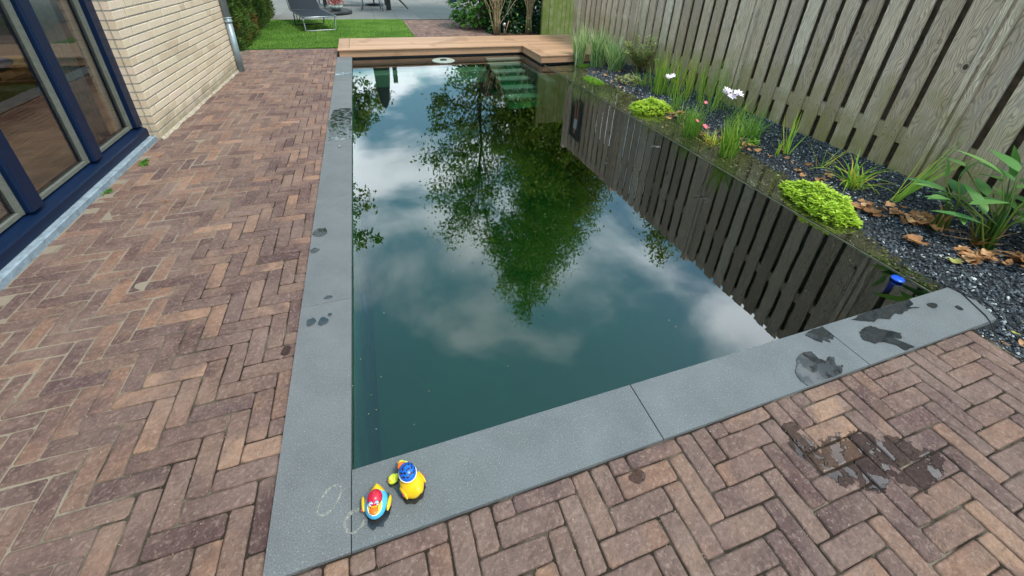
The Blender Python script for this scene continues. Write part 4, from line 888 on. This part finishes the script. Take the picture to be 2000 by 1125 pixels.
mat_clump('creeping_plant', 'largest bright lime green clump with dense round leaves at the rim', 3.385, .955, .16, .33, .16, 980, .032, M_LIME, .7, R(-8), group='lime green clumps in the shallow water').location.z -= .0
# lime clump at lower right end
i1 = clump('iris', 'iris with two orange dry blades left of the white flower', 'water plant', 4.0, 3.80, 64, .11, (.35, .66), .014, M_REED, (.0, .25), (.0, .35), (.25, .8), None)
b = MB()
for a, l_ in ((1.2, .70), (2.4, .62), (.4, .5)): b.blade((U(-.03, .03), U(-.03, .03), 0), a, .06, l_, .018, .12, r=.88)
b.build('dry_blades', M_REED, i1)
clump('reed', 'loose yellow green reeds against the fence right of the iris', 'water plant', 4.22, 3.55, 70, .24, (.35, .72), .011, M_REEDY, (.0, .3), (.0, .4), (0, .75))
clump('reed', 'sparse tall reeds behind the pink flowers by the fence', 'water plant', 4.2, 2.95, 54, .22, (.3, .66), .009, M_REED, (.0, .3), (.0, .5), (.1, .9))
k1 = clump('river_lily', 'lily with one white flower behind the smaller lime clump', 'water plant', 3.78, 3.16, 40, .08, (.18, .36), .007, M_REED, (.05, .5), (.1, .7), (.1, .6)); flower(k1, (0, 0, 0), (-.19, .0, .41), M_WHITEF, .036, 6, 4)
k2 = clump('river_lily', 'grassy lily clump standing in water with pink flowers', 'water plant', 3.44, 2.46, 95, .09, (.16, .36), .010, M_REED, (.0, .35), (.05, .5), (.05, .6)); flower(k2, (.05, 0, .0), (-.02, -.06, .19), M_PINKF, .03, 6, 1); flower(k2, (.05, -.1, .0), (-.0, -.16, .17), M_PINKF, .03, 6, 2); flower(k2, (.08, 0, .0), (.09, .0, .36), M_PINKF, .026, 6, 1)
k4 = clump('grass_tuft', 'straw coloured drooping tuft between the two lily clumps', 'water plant', 3.50, 2.20, 46, .07, (.14, .30), .006, M_REEDY, (.3, 1.2), (.2, .9), (.2, .9))
k3 = clump('river_lily', 'tall bright green lily clump with pale pink flowers on long stalks', 'water plant', 3.44, 1.93, 120, .075, (.24, .46), .012, M_REED, (.0, .32), (.0, .55), (.2, .72)); flower(k3, (.03, .1, .0), (-.05, .18, .60), M_WHITEF, .042, 6, 3); flower(k3, (.06, .0, .0), (.0, .10, .58), M_WHITEF, .045, 6, 5)
clump('sedge', 'arching thin green sedge on the gravel right of the pale flowers', 'water plant', 3.93, 2.15, 70, .08, (.22, .46), .008, M_REED, (.1, .6), (.6, 1.9), (.1, .5))
mat_clump('seedling', 'small green seedlings at the water edge under the arching sedge', 3.84, 2.02, .07, .09, .03, 26, .04, M_MOSS, .6)
clump('iris', 'small curved iris fan with yellow tip, left of the leaning one', 'water plant', 3.84, 1.74, 7, .02, (.12, .20), .013, M_REEDY, (.05, .4), (.1, .7), (.15, .6), 'leaning iris fans')
clump('iris', 'leaning iris fan with orange tips on the gravel', 'water plant', 3.93, 1.72, 14, .025, (.26, .50), .014, M_REEDY, (.25, .55), (-.1, .25), (0, .75), 'leaning iris fans', (.6, .5))
clump('iris', 'sparse dark green iris with brown tips, low on the gravel', 'water plant', 4.0, 1.42, 12, .04, (.14, .36), .009, M_REEDY, (.2, .9), (.1, .6), (0, 1), 'leaning iris fans', (.4, 1.1))
clump('reed', 'yellowing arching reed tuft behind the largest lime clump', 'water plant', 3.90, 1.05, 46, .06, (.18, .42), .014, M_REEDY, (.1, .8), (.3, 1.9), (.0, .85))
clump('reed', 'yellow green stalks leaning over the gravel towards the fence', 'water plant', 3.99, .80, 16, .03, (.4, .74), .012, M_REEDY, (.75, 1.05), (-.05, .12), (.1, .7), None, (.05, .12))
def broad(label, x, y, specs, group='broad leaved canna like plants', dry=5, dead_r=.12):
    t = thing('broad_leaf_plant', label, 'water plant', P(x, y), 0, group); sk_ = MB()
    for a, k, h, ln, wd, d in specs:
        tip = Vector((k*math.cos(a), k*math.sin(a), h)); b0 = Vector((U(-.05, .05), U(-.05, .05), -.01)); mid = b0.lerp(tip, .55)+Vector((-.04*math.cos(a), -.04*math.sin(a), .05)); sk_.tube([b0, mid, tip], [.0075, .005, .003], 6, r=U(0, 1))
        b = MB(); n = 9; dv = Vector(d).normalized(); up = Vector((0, 0, 1)); sd = dv.cross(up); sd = sd.normalized() if sd.length > .05 else Vector((1, 0, 0)); un = sd.cross(dv).normalized(); r_ = U(.1, .9)
        for i in range(n+1):
            q = i/n; w_ = wd*.5*(math.sin(math.pi*min(1, q**.72)))**.9; c = tip+dv*ln*q-un*ln*.18*q*q
            b.v += [tuple(c-sd*w_+un*w_*.22), tuple(c), tuple(c+sd*w_+un*w_*.22)]
        for i in range(n):
            o_ = 3*i; b.face((o_, o_+1, o_+4, o_+3), r_, 0, True); b.face((o_+1, o_+2, o_+5, o_+4), min(1, r_+.08), 0, True)
        b.build('leaf', M_THAL, t)
    sk_.build('stalks', M_STALK, t); b = MB()
    for _ in range(dry): b.blade((U(-.05, .05), U(-.05, .05), 0), U(0, 6.28), U(.2, 1.2), U(.12, .28), .03, U(-.2, .8), r=U(.1, .9))
    b.build('dry_leaves', M_DEAD, t); return t
broad('upright broad leaved plant with two tall paddle leaves', 3.86, .42, [(2.2, .12, .38, .15, .07, (-.1, .1, 1)), (.9, .1, .36, .16, .075, (.05, -.1, 1)), (3.4, .10, .24, .20, .07, (-.75, .35, .35)), (3.0, .08, .26, .20, .07, (-.9, .1, .25)), (-2.2, .06, .18, .16, .06, (-.6, -.5, .1)), (-1, .08, .28, .15, .055, (.6, -.4, .2)), (2.6, .1, .30, .17, .06, (-.6, .6, .2))])
sp_ = []
for k in range(25): a = U(-.9, 2.9); kk = U(.08, .34); h = U(.16, .52); sp_.append((a, kk, h, U(.17, .28), U(.065, .10), (math.cos(a+U(-1.5, 1.5)), math.sin(a+U(-1.5, 1.5)), U(-.1, .55))))
broad('biggest broad leaved plant, leaning at the right edge of the picture', 3.90, .20, sp_, dry=12)
sp_ = []
for k in range(18): a = U(-.8, 1.4); kk = U(.10, .34); h = U(.12, .45); sp_.append((a, kk, h, U(.16, .26), U(.06, .095), (math.cos(a+U(-1, 1)), math.sin(a+U(-1, 1)), U(-.1, .5))))
broad('lower broad leaved plant on the gravel nearest the right slab', 4.02, -.02, sp_, dry=9)
clump('grass_tuft', 'fine green grass tuft between the small lime clump and the pink flowers', 'water plant', 3.66, 2.80, 60, .13, (.14, .34), .007, M_REED, (.05, .6), (.2, 1.0), (0, .7))
clump('grass_tuft', 'thin green grass tuft at the fence foot behind the tall lily clump', 'water plant', 4.12, 2.45, 50, .16, (.16, .4), .007, M_REED, (.05, .5), (.2, .9), (0, .9))
clump('grass_tuft', 'low mixed tuft between the variegated shrub and the iris', 'water plant', 4.05, 4.25, 50, .15, (.12, .32), .008, M_REED, (.05, .6), (.2, .9), (0, .9))
# weeds in the pavers
for x, y, s_, l_ in ((-1.60, 2.93, 1., 'larger weed growing at the stone sill'), (-1.645, 2.46, .6, 'smaller weed growing at the stone sill')):
    t = thing('weed', l_, 'weed', (x, y, -.01), 0, 'weeds along the stone sill'); b = MB()
    for _ in range(14): a = U(-1.6, 1.6); b.leaf((U(-.01, .03)*s_, U(-.02, .02), .004), (math.cos(a), math.sin(a), U(.1, .5)), (0, 0, 1), U(.05, .10)*s_, .024*s_, fold=.15, curl=.3)
    b.build('foliage', M_HYD, t)

# ------------------------------------------------------------------ fallen leaves
def leafmesh(kind, size):
    b = MB(); lob = {'maple': [(0, 1), (20, .74), (46, .92), (72, .62), (106, .74), (140, .5), (180, .28)], 'oval': [(0, 1), (30, .72), (60, .5), (100, .42), (140, .42), (180, .45)]}[kind]
    pts = [(R(a), r_) for a, r_ in lob]+[(-R(a), r_) for a, r_ in reversed(lob[1:-1])]; n = len(pts); cu_ = U(.5, 1.7); ph = U(0, 6.28)
    def Q(a, r_): x, y = r_*math.sin(a)*size, r_*math.cos(a)*size; return (x, y, size*.06+cu_*size*.38*(r_**2)*abs(math.sin(a*1.0+ph))+U(0, size*.06))
    v = [(0, 0, size*.04)]+[Q(a, r_*.5) for a, r_ in pts]+[Q(a, r_*U(.9, 1.1)) for a, r_ in pts]; b.v = v
    for i in range(n): j = (i+1) % n; b.face((0, 1+i, 1+j), 0, 0, True); b.face((1+i, 1+n+i, 1+n+j, 1+j), 0, 0, True)
    b.tube([(0, -size*.25, size*.03), (U(-.2, .2)*size, -size*.9, size*.05)], .0012, 4); return b
def fallen_mat(name, a, c_, d):
    M = Mat(name, .65, .3); M.col(M.mix(M.rng(M.noise(35, 4), .35, .65, 0, .6), M.ramp(M.objrand(), [(0, a), (.5, c_), (1, d)]), (.16, .07, .03))); return M.m
FM = [fallen_mat('brown_leaf', (.26, .11, .045), (.46, .21, .08), (.60, .33, .16)), fallen_mat('yellow_leaf', (.50, .40, .08), (.34, .36, .10), (.45, .28, .10))]
protos = [(leafmesh('maple', .045), 0), (leafmesh('maple', .055), 0), (leafmesh('oval', .035), 0), (leafmesh('maple', .04), 0), (leafmesh('oval', .028), 1), (leafmesh('maple', .045), 1)]
pmesh = []
for mb, k in protos:
    o = mb.build('fallen_leaf', FM[k]); pmesh.append(o.data); bpy.data.objects.remove(o)
def drop(x, y, z, label, group, k=None, s_=1., tilt=.35):
    o = bpy.data.objects.new('fallen_leaf', pmesh[random.choice((0, 1, 2, 3)) if k is None else k]); COL.objects.link(o)
    o.location = (x, y, z); o.rotation_euler = (U(-tilt, tilt), U(-tilt, tilt), U(0, 6.28)); o.scale = (s_*U(.8, 1.2), s_*U(.8, 1.2), s_); tag(o, label, 'leaf', group)
for _ in range(50):
    t = U(0, 1); x = 3.60+.26*t+random.gauss(0, .06); y = .80-.34*t+random.gauss(0, .06); drop(x, y, gz(x, y)+.004+U(0, .045), 'brown fallen leaf in the heap beside the largest lime clump', 'heap of leaves beside the largest lime clump')
for _ in range(40):
    t = U(0, 1); x = 3.58+.42*t+random.gauss(0, .03); y = .17-.20*t+random.gauss(0, .045); drop(x, y, gz(x, y)+.004+U(0, .04), 'brown fallen leaf in the heap below the biggest broad leaved plant', 'heap of leaves below the broad leaved plants')
drop(3.53, .165, gz(3.53, .165)+.008, 'pale yellow green maple leaf lying flat at the gravel edge', None, 5, 1.1, .1)
for _ in range(3): drop(3.53+U(-.03, .03), .37+U(-.03, .03), gz(3.55, .37)+.01+U(0, .02), 'orange brown crumpled leaf alone between the two leaf heaps', 'crumpled leaves between the heaps', 1, 1.2)
for _ in range(24):
    x, y = 3.70+random.gauss(0, .07), 3.02+random.gauss(0, .12); drop(x, y, max(gz(x, y), -.04)+U(0, .03), 'brown leaf in the heap right of the smaller lime clump', 'leaves right of the smaller lime clump', None, .8)
for _ in range(22):
    x, y = 3.74+random.gauss(0, .08), 2.06+random.gauss(0, .09); drop(x, y, max(gz(x, y), -.04)+U(0, .03), 'brown leaf in the heap behind the tall lily clump', 'leaves behind the tall lily clump', None, .9)
for _ in range(40):
    x, y = U(3.66, 4.15), U(3.9, 5.5); drop(x, y, max(gz(x, y), -.04)+.004, 'brown leaf scattered among the sedges near the deck', 'leaves among the sedges', None, .7)
for _ in range(22):
    x, y = U(3.6, 4.0), U(1.1, 1.9); drop(x, y, max(gz(x, y), -.04)+.004, 'brown leaf scattered on the gravel around the iris fans', 'leaves around the iris fans', None, .7)
for x, y in ((3.02, -.33), (3.1, -.36), (3.16, -.3), (3.02, -.42), (3.3, -.28), (3.22, -.42), (3.05, -.5)): drop(x, y, gz(x, y)+.004, 'small yellow brown leaf on the gravel right of the near slab', 'leaves on the gravel by the near slab', random.choice((2, 4)), .8)
for x, y in ((3.27, 5.26), (3.18, 3.35), (3.14, 2.95), (3.35, 2.75), (3.5, 1.2), (3.3, .95)): drop(x, y, -.037, 'small leaf floating on the shallow water along the rim', 'leaves floating along the rim', 2, .6, .05)
for _ in range(18):
    x, y = 3.55+random.gauss(0, .06), U(1.95, 3.05); drop(x, y, max(gz(x, y), -.04)+U(.004, .02), 'brown leaf caught between the lily clumps at the water edge', 'leaves caught among the lily clumps', None, .75)
for _ in range(16):
    x, y = U(3.17, 3.6), U(.1, 2.6); drop(x, y, -.0385, 'tiny yellowish leaf floating over the shallow shelf', 'tiny leaves floating on the shelf', 4, .22, .02)
for _ in range(16):
    x, y = U(-1.7, 1.2), U(7.8, 11.4); drop(x, y, .022, 'small dry leaf lying on the lawn', 'dry leaves on the lawn', random.choice((2, 4, 5)), .75)
for _ in range(15):
    x, y = U(2.5, 4.5), U(8.05, 9.0); drop(x, y, -.012, 'brown leaf on the soil behind the deck', 'leaves on the soil behind the deck', None, .8)
for _ in range(12):
    x, y = U(.9, 4.2), U(12, 17); drop(x, y, .004, 'dry leaf lying on the grey patio', 'dry leaves on the patio', None, 1)
for x, y in ((-.72, -.42), (-1.35, 5.3), (-1.5, 3.05), (-1.2, 2.2)): drop(x, y, -.006, 'orange brown leaf on the clay pavers', 'leaves on the clay pavers', 2, .7)

# ------------------------------------------------------------------ rubber ducks
YEL = tub('duck_yellow', (.85, .50, .012)); LIMEY = tub('duck_lime', (.66, .72, .05)); ORG = tub('duck_orange', (.85, .16, .01)); REDC = tub('cap_red', (.55, .012, .04)); SKY = tub('suit_blue', (.07, .42, .72)); HELM = tub('helmet_blue', (.005, .12, .60)); WHT = tub('duck_white', (.8, .8, .78)); BLK = tub('duck_black', (.01, .01, .012)); PNK = tub('duck_pink', (.70, .06, .16))
def bodyfn(v):
    k = 1.0; z = v.z
    if v.x < 0: z += .55*v.x*v.x*max(0, 1-abs(v.y)*1.3); k = 1-.25*v.x*v.x*(v.x < -.5)
    if v.z < -.35: z = -.35-(-.35-v.z)*.35 if v.x >= -.3 else z
    return Vector((v.x, v.y*k, z))
def duck(name, label, loc, rz, s, head=(.26, 0, .86), tilt=0):
    t = thing(name, label, 'toy duck', loc, rz); t.scale = (s, s, s); b = MB()
    b.ell((0, 0, .42), (.60, .46, .42), 28, 18, fn=bodyfn); b.ell(head, (.31, .30, .30), 24, 16); b.ell(((head[0])*.85, 0, .66), (.25, .24, .2), 16, 10); return t, b
def beak(t, h, mat, s=1.):
    b = MB(); b.ell((h[0]+.31*s, 0, h[2]-.02), (.16*s, .15*s, .045*s), 16, 8); b.ell((h[0]+.28*s, 0, h[2]-.075*s), (.11*s, .11*s, .035*s), 16, 8); b.build('beak', mat, t)
def eyes(t, h, z=.09):
    for sy in (-1, 1):
        e = MB(); e.ell((h[0]+.235, sy*.135, h[2]+z), (.05, .045, .055), 12, 8); o = e.build('eye', WHT, t); e = MB(); e.ell((h[0]+.272, sy*.142, h[2]+z), (.022, .028, .035), 10, 6); e.build('pupil', BLK, o)
# swimmer duck
h = (.10, 0, .84)
t, b = duck('rubber_duck', 'rubber duck with red bathing cap, blue goggles and blue swimsuit', (.092, -.128, .001), R(-98), .074, h); b.build('body', YEL, t)
beak(t, h, ORG, 1.15); eyes(t, h, .06)
b = MB(); b.ell((0, 0, .42), (.615, .475, .43), 32, 22, fn=bodyfn)
keep = [i for i, f in enumerate(b.f) if (lambda c: c.z > .10 and -.26 < c.x and not ((c.x-.27)**2/.085+(c.y)**2/.075 < 1))(sum((Vector(b.v[k]) for k in f), Vector())/len(f))]
b.f = [b.f[i] for i in keep]; b.r = [b.r[i] for i in keep]; b.mi = [b.mi[i] for i in keep]; b.sm = [b.sm[i] for i in keep]; b.build('swimsuit', SKY, t)
b = MB(); n = 36; b.tube([(.27+.30*math.cos(a), .285*math.sin(a), .42+.435*math.sqrt(max(0, 1-((.27+.30*math.cos(a))/.615)**2-(.285*math.sin(a)/.475)**2))+.005) for a in [6.2832*i/n for i in range(n+1)]], .018, 6); b.build('swimsuit_trim', WHT, t)
b = MB(); b.ell((h[0]-.03, 0, h[2]+.05), (.325, .318, .30), 24, 14, fn=lambda v: v if v.z > .05 else Vector((v.x, v.y, .05))); b.build('bathing_cap', REDC, t)
for sy in (-1, 1): b = MB(); b.ell((h[0]+.20, sy*.115, h[2]+.20), (.055, .085, .07), 14, 8); o = b.build('goggle', SKY, t); b = MB(); b.tube([(h[0]+.245, sy*.115+.085*math.cos(a), h[2]+.21+.068*math.sin(a)) for a in [6.2832*i/16 for i in range(17)]], .012, 5); b.build('goggle_rim', WHT, o)
for sy in (-1, 1):
    b = MB(); b.ell((-.02+.12*(sy > 0), sy*.53, .40), (.30, .085, .13), 18, 10, M=Matrix.Rotation(sy*R(-10), 4, 'Z')); b.build('wing', YEL, t)
    b = MB(); b.tube([(.12, sy*.54, .40), (.17, sy*.585, .36), (.2, sy*.54, .30)], .04, 6); b.build('flipper_band', PNK, t)
# helmet duck, facing the water
h = (.30, 0, .92)
t, b = duck('rubber_duck', 'yellow rubber duck with a blue cycling helmet, facing the water', (.205, -.112, .001), R(118), .078, h); b.build('body', YEL, t)
beak(t, h, ORG, 1.2); eyes(t, h, .02)
def helmfn(v): return Vector((v.x*1.08, v.y, v.z if v.z > -.12 else -.12))
b = MB(); b.ell((h[0]-.05, 0, h[2]+.08), (.36, .335, .33), 30, 18, fn=helmfn); b.build('helmet', HELM, t); hb = t.children[-1]
for i, (px, py) in enumerate([(.14, 0), (-.08, 0), (-.26, 0), (.10, .14), (-.10, .16), (-.27, .13), (.10, -.14), (-.10, -.16), (-.27, -.13), (.02, .25), (-.16, .25), (.02, -.25), (-.16, -.25)]):
    nx_, ny_ = px/.39, py/.335; zz_ = .33*math.sqrt(max(0, 1-nx_**2-ny_**2)); c = Vector((h[0]-.05+px, py, h[2]+.08+zz_)); nn = Vector((nx_/.39, ny_/.335, zz_/.33/.33)).normalized()
    q = nn.to_track_quat('Z', 'Y').to_matrix().to_4x4(); b = MB(); b.ell(c-nn*.006, (.085, .042, .014), 12, 6, M=Matrix.Rotation(math.atan2(py, px+.6)*.6, 4, 'Z') @ q); b.build('vent', BLK, hb)
b = MB(); b.tube([(h[0]-.05+.385*math.cos(a), .34*math.sin(a), h[2]+.04) for a in [6.2832*i/30 for i in range(31)]], .022, 6); b.build('helmet_rim', WHT, t)
for sy in (-1, 1):
    b = MB(); b.ell((-.05, sy*.44, .45), (.30, .06, .16), 18, 10); b.build('wing', YEL, t)
    b = MB(); b.box(-.16, -.06, sy*.505-.012, sy*.505+.012, .40, .58, bev=.008); b.build('wrist_band', PNK, t)
# ducklings
for loc, rz, l_, s_, sc in (((.147, -.066, .001), R(205), 'small flat lime duckling standing left of the helmeted duck', LIMEY, .030), ((.183, -.036, .001), R(150), 'small lime duckling half hidden behind the helmeted duck', LIMEY, .033)):
    h = (.20, 0, .86); t, b = duck('rubber_duckling', l_, loc, rz, sc, h); b.build('body', s_, t); beak(t, h, ORG, .9); eyes(t, h, .08)
    for sy in (-1, 1): b = MB(); b.ell((-.05, sy*.43, .45), (.26, .07, .15), 14, 8); b.build('wing', s_, t)
    t['group'] = 'small lime ducklings'
